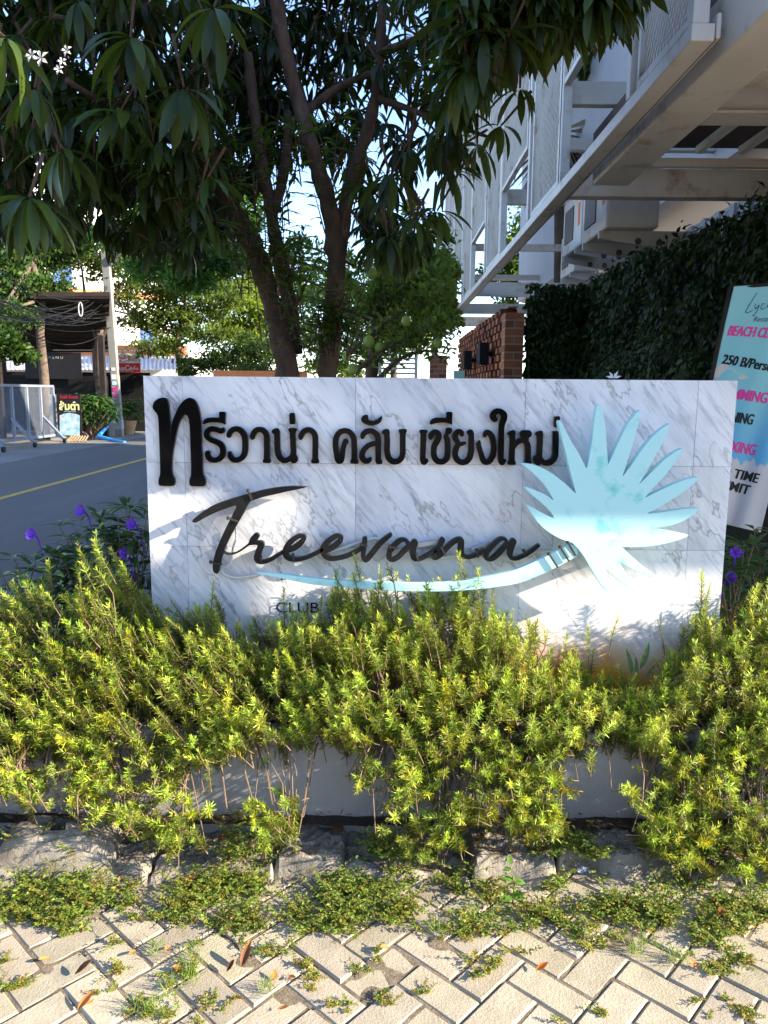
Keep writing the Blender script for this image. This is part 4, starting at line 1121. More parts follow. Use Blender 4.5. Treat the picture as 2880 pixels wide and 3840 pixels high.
# ================================================================== THE BIG TREE OVER THE SIGN
tree_leaf = leaf_shape(.205, 6, .28, .45, .62)
TYB = 4.25
bt = thing('broad_leaf_tree', 'large dark tree with several leaning trunks and drooping leaf rosettes behind the sign', 'tree', tuple(P(1160, 1500, TYB) * np.array([1, 1, 0])))
mb = MB()
def limb(pts, r0, r1, Y=TYB, sides=10):
    pts = np.array(pts, float)
    Yv = np.full(len(pts), Y) if pts.shape[1] == 2 else pts[:, 2]
    w = P(pts[:, 0], pts[:, 1], Yv)
    t = np.linspace(0, len(w) - 1, len(w) * 4)
    q = np.stack([np.interp(t, np.arange(len(w)), w[:, k]) for k in range(3)], 1)
    for _ in range(4): q[1:-1] = (q[:-2] + 2 * q[1:-1] + q[2:]) / 4
    rr = np.linspace(r0, r1, len(q)) * (1 + .13 * rng.normal(0, .6, len(q)))
    q = q + rng.normal(0, .06, q.shape) * rr[:, None]
    mb.tube(q, rr, sides)
    return q
limb([(1120, 2080, 4.3), (1098, 1560, 4.28), (1078, 1393, TYB), (1045, 1227, TYB), (999, 1061, TYB), (952, 928, TYB), (899, 829, TYB), (853, 749, TYB), (813, 663, TYB), (784, 560, TYB), (760, 400, 4.3), (730, 250, 4.35)], .068, .036)
limb([(1110, 1326, 4.33), (1092, 1160, 4.36), (1058, 1028, 4.38), (1032, 895, 4.4), (1019, 796, 4.4), (979, 597, 4.4), (950, 420, 4.4), (930, 200, 4.4)], .045, .026)
limb([(1019, 800, 4.4), (1060, 690, 4.42), (1075, 560, 4.45), (1080, 420, 4.5)], .035, .022)
limb([(1235, 2080, 4.2), (1225, 1560, 4.2), (1231, 1379, TYB), (1257, 1160, TYB), (1264, 961, TYB), (1241, 796, TYB), (1204, 663, TYB), (1171, 564, TYB), (1131, 431, TYB), (1078, 232, TYB), (1045, 60, TYB), (1010, -150, 4.2)], .058, .035)
limb([(1270, 950, 4.28), (1297, 763, 4.3), (1330, 630, 4.32), (1377, 497, 4.35), (1410, 365, 4.38), (1425, 200, 4.4), (1440, -80, 4.4)], .042, .025)
limb([(813, 663, TYB), (700, 560, 4.1), (560, 470, 3.9), (400, 400, 3.7), (250, 300, 3.5)], .03, .012)
limb([(760, 400, 4.3), (600, 250, 4.0), (420, 120, 3.8), (200, 60, 3.6)], .03, .012)
limb([(1410, 365, 4.38), (1560, 420, 4.2), (1700, 470, 4.0), (1850, 520, 3.8)], .02, .007)
limb([(1425, 200, 4.4), (1600, 130, 4.0), (1800, 80, 3.6), (2000, 40, 3.4)], .022, .008)
limb([(1130, 430, TYB), (1300, 300, 4.5), (1500, 250, 4.6), (1620, 260, 4.6)], .025, .01)
low = np.array([(-200, 900), (0, 860), (120, 880), (300, 800), (430, 880), (560, 930), (700, 940), (800, 930), (870, 800), (960, 640), (1100, 600), (1200, 540), (1300, 680), (1380, 880), (1480, 940), (1560, 900), (1640, 820), (1690, 640), (1740, 420), (1790, 230), (1900, 150), (2000, 110), (2150, 70), (2300, 20), (2400, -60)], float)
lf = MB(); tw = mb
def rosette(c, n, L, droop, shade, axis=None):
    a = np.arange(n) * 2.4 + rng.uniform(0, 6)
    el = rng.uniform(-.75, .35, n) + droop
    yd_ = np.stack([np.cos(a) * np.cos(el), np.sin(a) * np.cos(el), np.sin(el)], 1)
    scatter(lf, *tree_leaf, c + yd_ * .012, yd_, np.array([0, 0, 1.]) + .15 * rng.normal(size=(n, 3)), L * rng.uniform(.7, 1.12, n), shade * rng.uniform(.6, 1.4, (n, 1)) * np.array([1, 1, 1]))
    tw.tube([c + np.array([0, 0, .0]), c + np.array([rng.normal(0, .08), rng.normal(.05, .08), rng.uniform(.10, .25)])], [.005, .008], 5, cap=False)
k = 0
while k < 1500:
    px_ = rng.uniform(-250, 2350)
    yl = np.interp(px_, low[:, 0], low[:, 1])
    py_ = yl - (1 - rng.uniform(0, 1) ** .8) * (yl + 420)
    Y = rng.uniform(3.5, 5.4)
    if px_ > 1720: Y = rng.uniform(3.0, 3.9)
    if 800 < px_ < 1420: Y = rng.uniform(4.5, 5.7)
    c = P(px_, py_, Y)
    dens = 1.0
    if 1180 < px_ < 1750 and py_ < 800: dens = .55
    if bump2(px_ * .01, py_ * .01, 3.2, 91) < -.12: dens *= .45
    if 960 < px_ < 1180 and py_ > 430: dens = .4
    if rng.random() > dens: continue
    rosette(c, rng.integers(8, 15), rng.uniform(.10, .205), rng.uniform(-.55, .15), np.array([rng.uniform(.85, 1.3), 1, rng.uniform(.8, 1.1)]) * rng.uniform(.6, 1.3) * (1.5 if Y < 4.0 else .9))  # nearer rosettes coloured as highlights, farther ones darkened as crown shade
    k += 1
# rosettes one can pick out
for px_, py_, Y, L, n in [(490,140,3.3,.24,15),(690,330,3.35,.24,14),(450,420,3.4,.24,14),(110,740,3.0,.24,16),(230,560,3.3,.22,12),(20,140,2.9,.2,10),(700,560,3.7,.22,12),(130,330,3.2,.2,10),(1410,905,4.1,.22,15),(1520,880,4.1,.22,15),(1360,690,4.1,.2,12),(1640,790,3.9,.2,9),(1690,640,3.8,.2,9),(1880,470,3.7,.17,9),(1790,540,3.7,.17,8),(1950,330,3.6,.17,9),(2110,60,3.2,.2,9),(2040,20,3.2,.2,9),(1280,1180,4.1,.10,8),(560,690,3.8,.2,12),(360,690,3.8,.2,12),(1750,330,3.6,.17,8),(800,30,3.2,.24,10)]:
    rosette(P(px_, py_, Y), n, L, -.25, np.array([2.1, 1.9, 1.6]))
# short leafy shoots sprouting from the trunks
shoots = [(rng.uniform(880, 1110), rng.uniform(620, 1130)) for q in range(26)] + [(rng.uniform(1040, 1160), rng.uniform(1000, 1340)) for q in range(14)] + [(rng.uniform(1180, 1330), rng.uniform(1180, 1390)) for q in range(24)] + [(rng.uniform(1200, 1330), rng.uniform(560, 900)) for q in range(8)]
for px_, py_ in shoots + [(900,800),(960,760),(1010,720),(1040,800),(900,700),(1060,1000),(1080,1100),(1060,1200),(1100,980),(1120,1120),(1130,1250),(1150,1350),(1180,1300),(1210,1330),(1250,1330),(1300,1310),(1010,1330),(1000,1390),(980,1280),(1180,1370),(1130,700),(1080,640),(860,620),(940,650),(1240,1280)]:
    b0 = P(px_, py_, 4.12)
    n = 10; L = rng.uniform(.18, .34)
    d = np.array([rng.normal(.1, .25), -.2, 1.0]); s = np.sort(rng.uniform(.15, 1, n))
    pos = b0 + np.outer(s * L, unit(d)); a = np.arange(n) * 2.4 + rng.uniform(0, 6)
    yd_ = np.stack([np.cos(a), np.sin(a), rng.uniform(0, .9, n)], 1)
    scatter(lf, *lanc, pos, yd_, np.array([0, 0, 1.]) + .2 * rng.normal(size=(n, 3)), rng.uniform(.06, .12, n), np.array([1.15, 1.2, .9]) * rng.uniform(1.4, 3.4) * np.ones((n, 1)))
    tw.tube([b0, b0 + unit(d) * L], [.004, .002], 5, cap=False)
lf.build('crown', M['tree_leaf'], bt, smooth=True); mb.build('trunk', M['bark'], bt, smooth=True)
def star_flower(c, r, parent):
    m = MB(); n = unit(np.array([rng.uniform(-.3, .3), -1, .2])); e1 = unit(np.cross(n, [0, 0, 1])); e2 = np.cross(e1, n)
    for q in range(5):
        a = q * 2 * np.pi / 5 + rng.uniform(-.1, .1)
        o = lambda aa, rr, dz: c + e1 * math.cos(aa) * rr + e2 * math.sin(aa) * rr + n * dz
        m.add([c, o(a - .35, r * .6, .006), o(a, r, .0), o(a + .35, r * .6, .006)], np.array([[0, 1, 2, 3]]))
    m.build('flower', M['petal'], parent)
for px_, py_, r in ((155, 218, .032), (118, 208, .026), (250, 190, .022), (220, 262, .02), (232, 232, .018)): star_flower(P(px_, py_, 2.85), r, bt)
m = MB(); c0 = P(2300, 1418, SY + .05)
for a in (.2, 1.1, 2.2, 3.0): scatter(m, *quad_leaf(.35, .1), [c0], [[math.cos(a), -.1, abs(math.sin(a)) * .8 + .1]], [[0, -1, .4]], .028)
o = m.build('fallen_flower', M['petal']); tag(o, 'small white flower fallen on the top edge of the marble sign', 'flower')

# ================================================================== FRUIT TREE BEHIND THE SIGN
ft = thing('fruit_tree', 'airy small leaved tree with round green fruit behind the sign', 'tree', tuple(P(1380, 1500, 6.8) * np.array([1, 1, 0])))
mb = MB(); lf = MB()
FT = 1.8
limb([(1390, 1900, 6.8), (1385, 1500, 6.8), (1400, 1300, 6.8), (1440, 1100, 6.8)], .07, .05, 6.8)
small = quad_leaf(.42, .05, .6)
def spray(pts, r0, dens=1.0, tone=1.0):
    q = limb(pts, r0, .004, sides=6)
    n = int(70 * dens * len(pts))
    s = rng.uniform(.1, 1, n) * (len(q) - 1)
    pos = np.stack([np.interp(s, np.arange(len(q)), q[:, k]) for k in range(3)], 1) + rng.normal(0, .035, (n, 3))
    scatter(lf, *small, pos, rdir(n) + np.array([0, 0, .5]), rdir(n), rng.uniform(.04, .075, n), rng.uniform(.6, 1.5, (n, 1)) * tone * FT * np.ones(3))
for k in range(34):
    a = rng.uniform(-1.25, 1.35)
    x0, y0 = 1420 + rng.uniform(-40, 60), rng.uniform(1050, 1380)
    L = rng.uniform(180, 420)
    x1, y1 = x0 + math.sin(a) * L * 1.1, y0 - math.cos(a) * L * rng.uniform(.35, 1.0)
    Y0 = 6.8; Y1 = 6.8 + rng.uniform(-1.0, 1.2)
    x1 = min(x1, 1640)
    spray([(x0, y0, Y0), ((x0 + x1) / 2, (y0 + y1) / 2 - rng.uniform(-30, 30), (Y0 + Y1) / 2), (x1, y1, Y1), (x1 + math.sin(a) * 60, y1 + rng.uniform(-40, 60), Y1)], .012)
for pts in ([(1300, 1330, 6.2), (1400, 1240, 6.2), (1490, 1180, 6.2), (1600, 1130, 6.2)], [(1330, 1400, 6.2), (1440, 1300, 6.2), (1540, 1270, 6.2), (1640, 1290, 6.2)], [(1420, 1420, 6.4), (1500, 1340, 6.3), (1600, 1310, 6.2), (1690, 1330, 6.2)], [(1390, 1390, 6.4), (1480, 1250, 6.4), (1560, 1150, 6.3), (1640, 1010, 6.2)]):
    spray(pts, .022, .5)
lf.build('crown', M['far_leaf'], ft); mb.build('trunk', M['bark_grey'], ft, smooth=True)
for px_, py_, r in ((1523, 1204, .036), (1383, 1280, .042), (1322, 1385, .040), (1642, 1287, .036), (1300, 1340, .034), (1395, 1025, .042), (1420, 1300, .03)):
    c = P(px_, py_, 5.9); a = np.linspace(0, np.pi, 9)
    m = MB(); m.lathe([(r * math.sin(t) + .0005, r * 1.08 * math.cos(t)) for t in a], c, 14); m.tube([c + [0, 0, r], c + [.01, 0, r + .05]], .003, 5)
    m.build('fruit', M['fruit'], ft, smooth=True)

# ================================================================== TREES ACROSS THE ROAD
def tree(name, label, base, trunk, blobs, n, lsz, tone, mat='far_leaf', w=.5, rt=.14, group=None, shape=None, hang=0.0):
    """trunk: list of points; blobs: (centre, radii) clumps filled with leaves; limbs run to every clump"""
    global mb
    t = thing(name, label, 'tree', tuple(base), group)
    mb = MB(); lf = MB()
    tp_ = np.array(trunk, float)
    mb.tube(tp_, np.linspace(rt, rt * .55, len(tp_)), 8)
    tot = sum(r[0] * r[1] + r[1] * r[2] for _, r in blobs)
    for c, r in blobs:
        c = np.array(c, float); r = np.array(r, float)
        s0 = tp_[-1] if rng.random() < .6 else tp_[-2]
        mid = (s0 + c) / 2 + rng.normal(0, .12, 3) * r
        mb.tube([s0, mid, c], [rt * .4, rt * .25, rt * .08], 6)
        m_ = int(n * (r[0] * r[1] + r[1] * r[2]) / tot)
        sub = int(max(6, m_ / 45))
        sc_ = rdir(sub) * r * rng.uniform(.35, 1.0, (sub, 1)) + c
        i = rng.integers(0, sub, m_)
        pos = sc_[i] + rng.normal(0, .17, (m_, 3)) * r
        for q in range(0, sub, 3): mb.tube([c + rng.normal(0, .1, 3) * r, sc_[q]], [rt * .08, rt * .03], 4, cap=False)
        yd_ = rdir(m_) + np.array([0, 0, -hang])
        cl = rng.uniform(.55, 1.35, sub)[i][:, None] * rng.uniform(.7, 1.3, (m_, 1)) * np.array(tone)
        scatter(lf, *(shape or quad_leaf(w, .04)), pos, yd_, rdir(m_) + np.array([0, 0, .8]), rng.uniform(.6, 1.2, m_) * lsz, cl)
    lf.build('crown', M[mat], t); mb.build('trunk', M['bark_grey'], t, smooth=True)
    return t
def B(px_, py_, Y, rx, rz, ry=None):
    s_ = Y / 2880
    return (P(px_, py_, Y), (rx * s_, ry or (rx + rz) / 2 * s_, rz * s_))
def G(px_, Y): p = P(px_, 1500, Y); p[2] = 0; return p
def T_(pts, Y): return [G(pts[0][0], Y)] + [P(x, y, Y) for x, y in pts[1:]]
tree('street_tree', 'dark tree with a thick trunk behind the mesh gate at far left', G(165, 24.4), T_([(172, 0), (165, 1400), (150, 1250), (160, 1120), (120, 980)], 24.4), [B(40, 1190, 23, 110, 60), B(60, 1080, 24, 120, 70), B(200, 1060, 25, 90, 50), B(-60, 1260, 22, 120, 80), B(130, 960, 25, 140, 60), B(260, 900, 25, 130, 70), B(30, 1320, 22.5, 90, 40), B(20, 980, 24, 120, 60)], 13000, .17, (.75, .95, .9), rt=.17)
tree('street_tree', 'mossy leaning trunk beside the utility pole, crown in the wires', G(395, 26.5), T_([(400, 0), (378, 1450), (372, 1300), (380, 1180)], 26.5), [B(420, 1000, 26.5, 120, 60), B(520, 900, 27, 110, 80), B(300, 950, 27, 140, 60), B(460, 1100, 27, 70, 60)], 6000, .16, (1.1, 1.0, .8), rt=.22)
tree('street_tree', 'thin leaved yellowish tree right of the utility pole', G(690, 29), T_([(690, 0), (680, 1380), (660, 1300), (690, 1180)], 29), [B(600, 1100, 29, 120, 70), B(700, 1180, 29, 120, 60), B(800, 1260, 28, 120, 40), B(640, 1230, 29, 130, 60), B(560, 1020, 29, 110, 70), B(700, 1040, 28, 100, 80), B(830, 1150, 29, 90, 60), B(520, 1180, 29, 80, 70), B(760, 1090, 30, 130, 80), B(600, 1300, 28, 120, 40)], 14000, .17, (1.15, 1.1, .8), rt=.16)
tree('feather_leaf_tree', 'blue green feathery tree hanging beside the left leaning trunk', G(1085, 19), T_([(1085, 0), (1065, 1250), (1005, 1080), (880, 880), (760, 720)], 19), [B(560, 1000, 19, 120, 50), B(900, 780, 19, 130, 90), B(640, 900, 19, 130, 60), B(750, 960, 18.5, 130, 60), B(840, 900, 19, 110, 80), B(700, 1040, 18.5, 120, 50), B(560, 840, 19, 130, 60), B(460, 900, 19.5, 130, 50), B(860, 1000, 18.5, 70, 40), B(660, 780, 19, 200, 70)], 24000, .14, (.8, 1.2, 1.0), rt=.12, w=.4, hang=.5)
tree('street_tree', 'bright yellow green sunlit tree between the two leaning trunks and the road', G(930, 35), T_([(930, 0), (925, 1350), (915, 1200)], 35), [B(880, 1120, 35, 110, 70), B(960, 1180, 35, 110, 90), B(900, 1230, 35, 130, 60), B(1000, 1050, 36, 90, 90), B(860, 1010, 36, 90, 70), B(780, 1000, 37, 120, 90), B(1000, 1280, 35, 110, 70)], 12000, .22, (1.9, 1.75, .8), rt=.18)
tree('street_tree', 'dark dense bush like tree behind the base of the leaning trunks', G(920, 27), T_([(920, 0), (915, 1420), (910, 1360)], 27), [B(860, 1340, 27, 110, 60), B(960, 1320, 27, 90, 70), B(760, 1370, 27, 100, 30), B(930, 1400, 26, 130, 30), B(680, 1390, 27, 60, 20)], 7000, .15, (.75, .85, .7), rt=.14)
tree('garden_tree', 'pale green tree seen behind the fruit tree, below the sky gap', G(1480, 24), T_([(1480, 0), (1475, 1250), (1470, 1120)], 24), [B(1180, 1080, 25, 110, 80), B(1320, 1150, 24, 110, 70), B(1440, 1080, 24, 120, 80), B(1560, 1060, 24, 120, 110), B(1640, 980, 24, 80, 100), B(1380, 1260, 24, 160, 70), B(1560, 1220, 24, 130, 90), B(1200, 1240, 24, 120, 80), B(1300, 1360, 24, 160, 60)], 11000, .17, (1.5, 1.5, .8), rt=.12)
tree('garden_tree', 'sunlit yellow green shrub tree beside the end of the steel building', G(1640, 14), T_([(1640, 0), (1630, 1300), (1640, 1180)], 14), [B(1640, 1090, 14, 70, 70), B(1690, 1180, 14, 60, 60), B(1600, 1180, 14, 60, 50), B(1680, 1010, 14, 50, 60)], 5200, .10, (1.7, 1.55, .6), rt=.07)
tree('garden_tree', 'dark green tree seen through the openings of the steel screens', G(2080, 22), T_([(2080, 0), (2080, 1150), (2060, 950)], 22), [B(2060, 820, 22, 140, 110), B(1950, 950, 21, 110, 120), B(2120, 950, 22, 130, 100), B(1880, 1060, 21, 110, 80), B(2050, 1080, 21, 160, 60)], 8000, .17, (1.0, 1.15, .6), rt=.14)
# trees around and behind the place where the photographer stands
for k, (x, y, lab) in enumerate([(-9.5, -9, 'dark shade tree behind the photographer on the road side'), (-3.5, -10.5, 'dark shade tree straight behind the photographer'), (2.5, -11.5, 'dark shade tree behind the photographer on the driveway side'), (-15, -4, 'dark shade tree across the road behind the photographer'), (9, -15, 'tall shade tree far behind the photographer on the right')]):
    tree('shade_tree', lab, (x, y, 0), [(x, y, 0), (x + .1, y, 1.5), (x, y + .2, 3)], [((x + dx, y + dy, z), (1.7, 1.6, 1.3)) for dx, dy, z in ((0, 0, 4.6), (1.4, .4, 3.6), (-1.4, .2, 3.4), (.3, 1.0, 2.6), (-.6, -.4, 5.6), (1.8, .6, 2.0), (-1.9, .6, 1.9), (0, .6, 1.3))], 6000, .30, (.6, .75, .5), rt=.2)
# palm behind the screens
pm = thing('palm_tree', 'palm with drooping dry brown fronds seen through the steel screen openings', 'palm', tuple(G(2110, 12.5)))
mb = MB(); mb.tube([G(2110, 12.5), P(2105, 900, 12.5), P(2100, 480, 12.5)], [.13, .11, .09], 10); mb.build('trunk', M['bark_grey'], pm)
gl, dl = MB(), MB(); c0 = P(2100, 470, 12.5); strip = quad_leaf(.06, 0, .4)
for k in range(26):
    a = k * 2.4; dry = k >= 12
    el = rng.uniform(-1.5, -1.1) if dry else rng.uniform(-.4, .9)
    d = np.array([math.cos(a) * math.cos(el), math.sin(a) * math.cos(el), math.sin(el)])
    n = 26; yd_ = unit(d + .35 * rng.normal(size=(n, 3)))
    (dl if dry else gl).V and None
    scatter(dl if dry else gl, *strip, np.tile(c0 + d * (.1 if dry else .6), (n, 1)), yd_, rdir(n), rng.uniform(.7, 1.3, n))
gl.build('crown', M['far_leaf'], pm); dl.build('dry_fronds', surf('dry_frond', (.30, .23, .16), (.2, .15, .1), 6, .9), pm)

# ================================================================== ACROSS THE ROAD
def at_box(m, px0, px1, py0, py1, Y, d):
    a, b = P(px0, py1, Y), P(px1, py0, Y)
    m.box(((a[0] + b[0]) / 2, Y + d / 2, (a[2] + b[2]) / 2), (b[0] - a[0], d, b[2] - a[2]))
# sliding mesh gate along the road
gx = -10.0; gy0, gy1 = 18.2, 23.4; gh = 1.62
gt = thing('sliding_gate', 'galvanised mesh sliding gate on small wheels at the left edge', 'gate', (gx, 20.8, 0))
m = MB()
for z in (.16, gh): m.box((gx, (gy0 + gy1) / 2, z), (.07, gy1 - gy0, .07))
m.build('rail', M['galv'], gt)
for y in np.linspace(gy0, gy1, 7):
    m = MB(); m.box((gx, y, (gh + .16) / 2), (.06, .08, gh - .16)); m.build('post', M['galv'], gt)
for y in (19.0, 20.7, 22.6):
    m = MB(); m.bar((gx, y, .75), (gx + .75, y - .35, .10), .06, .06); m.build('brace', M['galv'], gt)
    m = MB(); m.lathe([(.001, -.03), (.07, -.03), (.07, .03), (.001, .03)], (0, 0, 0), 14)
    V = m.V[0]; m.V[0] = np.column_stack([gx + .75 + V[:, 2], y - .35 + V[:, 0], .07 + V[:, 1]]); m.build('wheel', M['wire'], gt)
m = MB(); pit = .075
for fam in (1, -1):
    for k in range(int((gy1 - gy0 + gh) / pit)):
        y = gy0 + k * pit - (gh if fam == 1 else 0)
        pa, pb = (y, .18), (y + gh * .95, gh - .02)
        if fam == -1: pa, pb = (y, gh - .02), (y + gh * .95, .18)
        ya, za = pa; yb, zb = pb; sl = (zb - za) / (yb - ya)
        if ya < gy0: za += sl * (gy0 - ya); ya = gy0
        if yb > gy1: zb -= sl * (yb - gy1); yb = gy1
        if yb - ya > .05: m.bar((gx + .004 * fam, ya, za), (gx + .004 * fam, yb, zb), .004, .006)
m.build('wire_mesh', M['galv'], gt)
m = MB(); at_box(m, 190, 226, 1480, 1668, 23.7, .35); o = m.build('gate_post', M['concrete'], bevel=.01); tag(o, 'pale concrete gate post between the mesh gate and the food sign', 'post')
# food signboard
fb = thing('food_signboard', 'tall black and blue food signboard with yellow Thai lettering beside the gate post', 'sign', tuple(P(260, 1640, 23.3)))
m = MB(); at_box(m, 219, 300, 1477, 1634, 23.3, .05); m.build('board', M['board_black'], fb)
m = MB(); pts = [(224, 1632), (299, 1634), (299, 1558), (285, 1552), (262, 1548), (240, 1551), (224, 1558)]
V, F = curve_mesh([np.array([P(x, y, 23.29)[[0, 2]] for x, y in pts])], 0); m.add(np.column_stack([V[:, 0], np.full(len(V), 23.29), V[:, 1]]), F)
m.build('picture', surf('food_print', (.08, .33, .45), (.60, .66, .66), 6, .5, dirt=(.6, .12, .12), dscale=3.4), fb)
def ltext(body, px0, px1, py, h, Y, mat, parent, bold=.02, shear=0):
    V, F = text_flat(body, 1, bold, shear)
    mn, mx = V.min(0), V.max(0); a, b = P(px0, py, Y), P(px1, py, Y); hh = h * Y / 2880
    m = MB(); m.add(np.column_stack([a[0] + (V[:, 0] - mn[0]) / (mx[0] - mn[0]) * (b[0] - a[0]), np.full(len(V), Y), a[2] + (V[:, 1] - mn[1]) / (mx[1] - mn[1]) * hh]), F)
    m.build('lettering', M[mat], parent)
ltext('ส้มตำ', 222, 298, 1538, 34, 23.28, 'cream', fb, .04)
ltext('ร้านเจ๊ เด็ดยอด', 226, 292, 1494, 12, 23.28, 'red_paint', fb, .01)
ltext('อาหารตามสั่ง', 240, 285, 1545, 6, 23.28, 'pale_ink', fb, .0)
# leaning bamboo lattice
m = MB()
for k in range(7):
    m.bar(P(228 + k * 12, 1640 + k * .5, 23.1), P(262 + k * 12, 1672 - k * 1.5, 22.4), .03, .02); m.bar(P(240 + k * 12, 1664, 22.6), P(270 + k * 10, 1634, 23.1), .03, .02)
o = m.build('bamboo_lattice', M['bamboo']); tag(o, 'broken bamboo lattice lying below the food signboard', 'lattice')
# leafy bush, pots, pipes
def fbush(label, px_, Y, ptop, wpx, n, tone, L):
    b0 = P(px_, 1640, Y); b0[2] = 0
    t = thing('leafy_bush', label, 'bush', tuple(b0)); lf = MB(); st = MB()
    h = P(px_, ptop, Y)[2]; w = wpx * Y / 2880
    for k in range(n):
        tip = b0 + np.array([rng.normal(0, w * .5), rng.normal(0, w * .4), rng.uniform(.3, 1) * h])
        st.tube([b0 + rng.normal(0, .05, 3) * [1, 1, 0], (b0 + tip) / 2 + [0, 0, .1], tip], [.02, .012, .006], 4)
        q = 14; a = np.arange(q) * 2.4; yd_ = np.stack([np.cos(a), np.sin(a), rng.uniform(-.6, .6, q)], 1)
        scatter(lf, *lanc, np.tile(tip, (q, 1)) + rng.normal(0, .05, (q, 3)), yd_, np.array([0, 0, 1.]) + .2 * rng.normal(size=(q, 3)), rng.uniform(.7, 1.2, q) * L, rng.uniform(.6, 1.3, (q, 1)) * np.array(tone))
    lf.build('leaves', M['ruellia'], t); st.build('stems', M['twig'], t)
fbush('glossy green bush between the food signboard and the utility pole', 345, 23.9, 1490, 75, 34, (.9, 1.1, .8), .34)
fbush('dark potted bush right of the utility pole base', 500, 27.5, 1500, 40, 22, (.7, .9, .6), .3)
fbush('dark potted bush just left of the utility pole base', 415, 26.6, 1520, 40, 16, (.6, .8, .6), .3)
m = MB(); c = P(418, 1600, 26.4); c[2] = 0; m.lathe([(.001, 0), (.22, .0), (.34, .5), (.36, .52), (.30, .5), (.001, .46)], c, 18); o = m.build('plant_pot', M['grey_pot'], smooth=False); tag(o, 'grey round plant pot left of the utility pole', 'pot')
m = MB(); c = P(478, 1600, 27.0); c[2] = 0; m.lathe([(.001, 0), (.20, .0), (.32, .45), (.33, .48), (.28, .46), (.001, .42)], c, 18); o = m.build('plant_pot', M['terracotta']); tag(o, 'brown terracotta plant pot right of the utility pole', 'pot')
m = MB(); m.tube([P(368, 1636, 23.2), P(420, 1650, 23.0), P(468, 1660, 22.6)], .055, 10); o = m.build('water_pipe', M['blue_pipe']); tag(o, 'long blue water pipe lying at the foot of the utility pole', 'pipe')
m = MB(); m.tube([P(374, 1630, 23.4), P(402, 1600, 24.2)], .055, 10); o = m.build('water_pipe', M['blue_pipe']); tag(o, 'short blue pipe sloping up beside the glossy bush', 'pipe')
# utility pole and its cables
up = thing('utility_pole', 'slender pale concrete utility pole, leaning slightly left, with stickers', 'pole', tuple(P(448, 1643, 25.6) * np.array([1, 1, 0])))
m = MB(); a = P(449, 1645, 25.6); a[2] = 0; b = P(392, 905, 25.6)
m.bar(a, b, .25, .20, up=(0, 1, 0)); m.build('shaft', M['pole'], up, bevel=.02)
m = MB(); d = (b - a) / (b - a)[2]; c = a + d * .45; m.bar(a + d * .25, a + d * .62, .262, .212, up=(0, 1, 0)); m.build('dark_band', M['grey_pot'], up)
for z, w, h, k in ((1.95, .16, .16, 'white_paint'), (1.55, .15, .14, 'pink_ink'), (1.36, .15, .10, 'pink_ink'), (1.75, .14, .12, 'pale_ink'), (2.2, .13, .10, 'white_paint'), (.9, .12, .14, 'pale_ink')):
    c = a + d * z; m = MB(); m.box(c + np.array([.0, -.108, 0]), (w, .004, h)); m.build('sticker', M[k], up)
m = MB(); c = a + d * 4.55; m.tube([c + [0, -.1, 0], c + [-.55, -.3, -.25]], .03, 6); m.build('arm', M['galv'], up)
for k, z in enumerate((5.75, 5.55)):
    m = MB(); c = a + d * z + np.array([(-.32, .32)[k], -.1, 0]); m.lathe([(.04, .0), (.10, .0), (.12, .22), (.07, .30), (.001, .33)], c, 10); m.build('lantern', M['wire'], up)
for k in range(22):
    e = a + d * rng.uniform(3.5, 4.9) + np.array([rng.normal(0, .05), -.12, 0])
    s_ = P(rng.uniform(-260, -60), rng.uniform(900, 1180), rng.uniform(15, 19))
    t = np.linspace(0, 1, 14)[:, None]; sag = rng.uniform(.15, .9)
    pts = s_ + (e - s_) * t - np.array([0, 0, 1]) * sag * 4 * t * (1 - t)
    m = MB(); m.tube(pts, rng.uniform(.006, .013), 5); o = m.build('overhead_cable', M['wire']); tag(o, 'black cable in the sagging bundle running left from the utility pole', 'cable', 'cables sagging from the utility pole')
for k in range(5):
    e = a + d * rng.uniform(3.8, 4.5); s_ = P(rng.uniform(560, 640), rng.uniform(1110, 1160), 33)
    t = np.linspace(0, 1, 10)[:, None]; pts = e + (s_ - e) * t - np.array([0, 0, 1]) * rng.uniform(.1, .5) * 4 * t * (1 - t)
    m = MB(); m.tube(pts, rng.uniform(.015, .035), 5); o = m.build('overhead_cable', M['wire']); tag(o, 'black cable leaving the utility pole to the right', 'cable', 'cables right of the utility pole')
m = MB(); c = P(302, 1160, 22); t = np.linspace(0, 2 * np.pi, 20); m.tube(np.stack([c[0] + .055 * np.sin(t), np.full(20, c[1]), c[2] + .19 * np.cos(t)], 1), .012, 5); o = m.build('cable_loop', M['cable_clear']); tag(o, 'pale oval loop of cable hanging in the wires left of the pole', 'cable')
# dark open pavilion
pv = thing('pavilion', 'dark open timber food pavilion with a low tiled roof across the road', 'building', tuple(P(230, 1500, 27) * np.array([1, 1, 0])))
A = [P(-260, 1110, 24.0), P(412, 1110, 24.0), P(405, 1312, 28.5), P(-260, 1312, 28.5)]
m = MB(); A = np.array(A); m.add(np.concatenate([A, A + [0, 0, .12]]), np.array([[0, 1, 2, 3], [4, 7, 6, 5], [0, 4, 5, 1], [1, 5, 6, 2], [2, 6, 7, 3], [3, 7, 4, 0]])); m.build('roof', M['roof_tile'], pv)
for k in range(9):
    f = k / 8; p0 = A[0] + (A[3] - A[0]) * f; p1 = A[1] + (A[2] - A[1]) * f
    m = MB(); m.bar(p0 - [0, 0, .05], p1 - [0, 0, .05], .07, .07); m.build('batten', M['dark_wood'], pv)
for px_, Y in ((2, 24.2), (390, 24.4), (365, 27.6), (196, 27.6), (20, 27.6)):
    g0 = P(px_, 1500, Y); m = MB(); m.box((g0[0], Y, 1.6), (.16, .16, 3.2)); m.build('post', M['dark_wood'], pv)
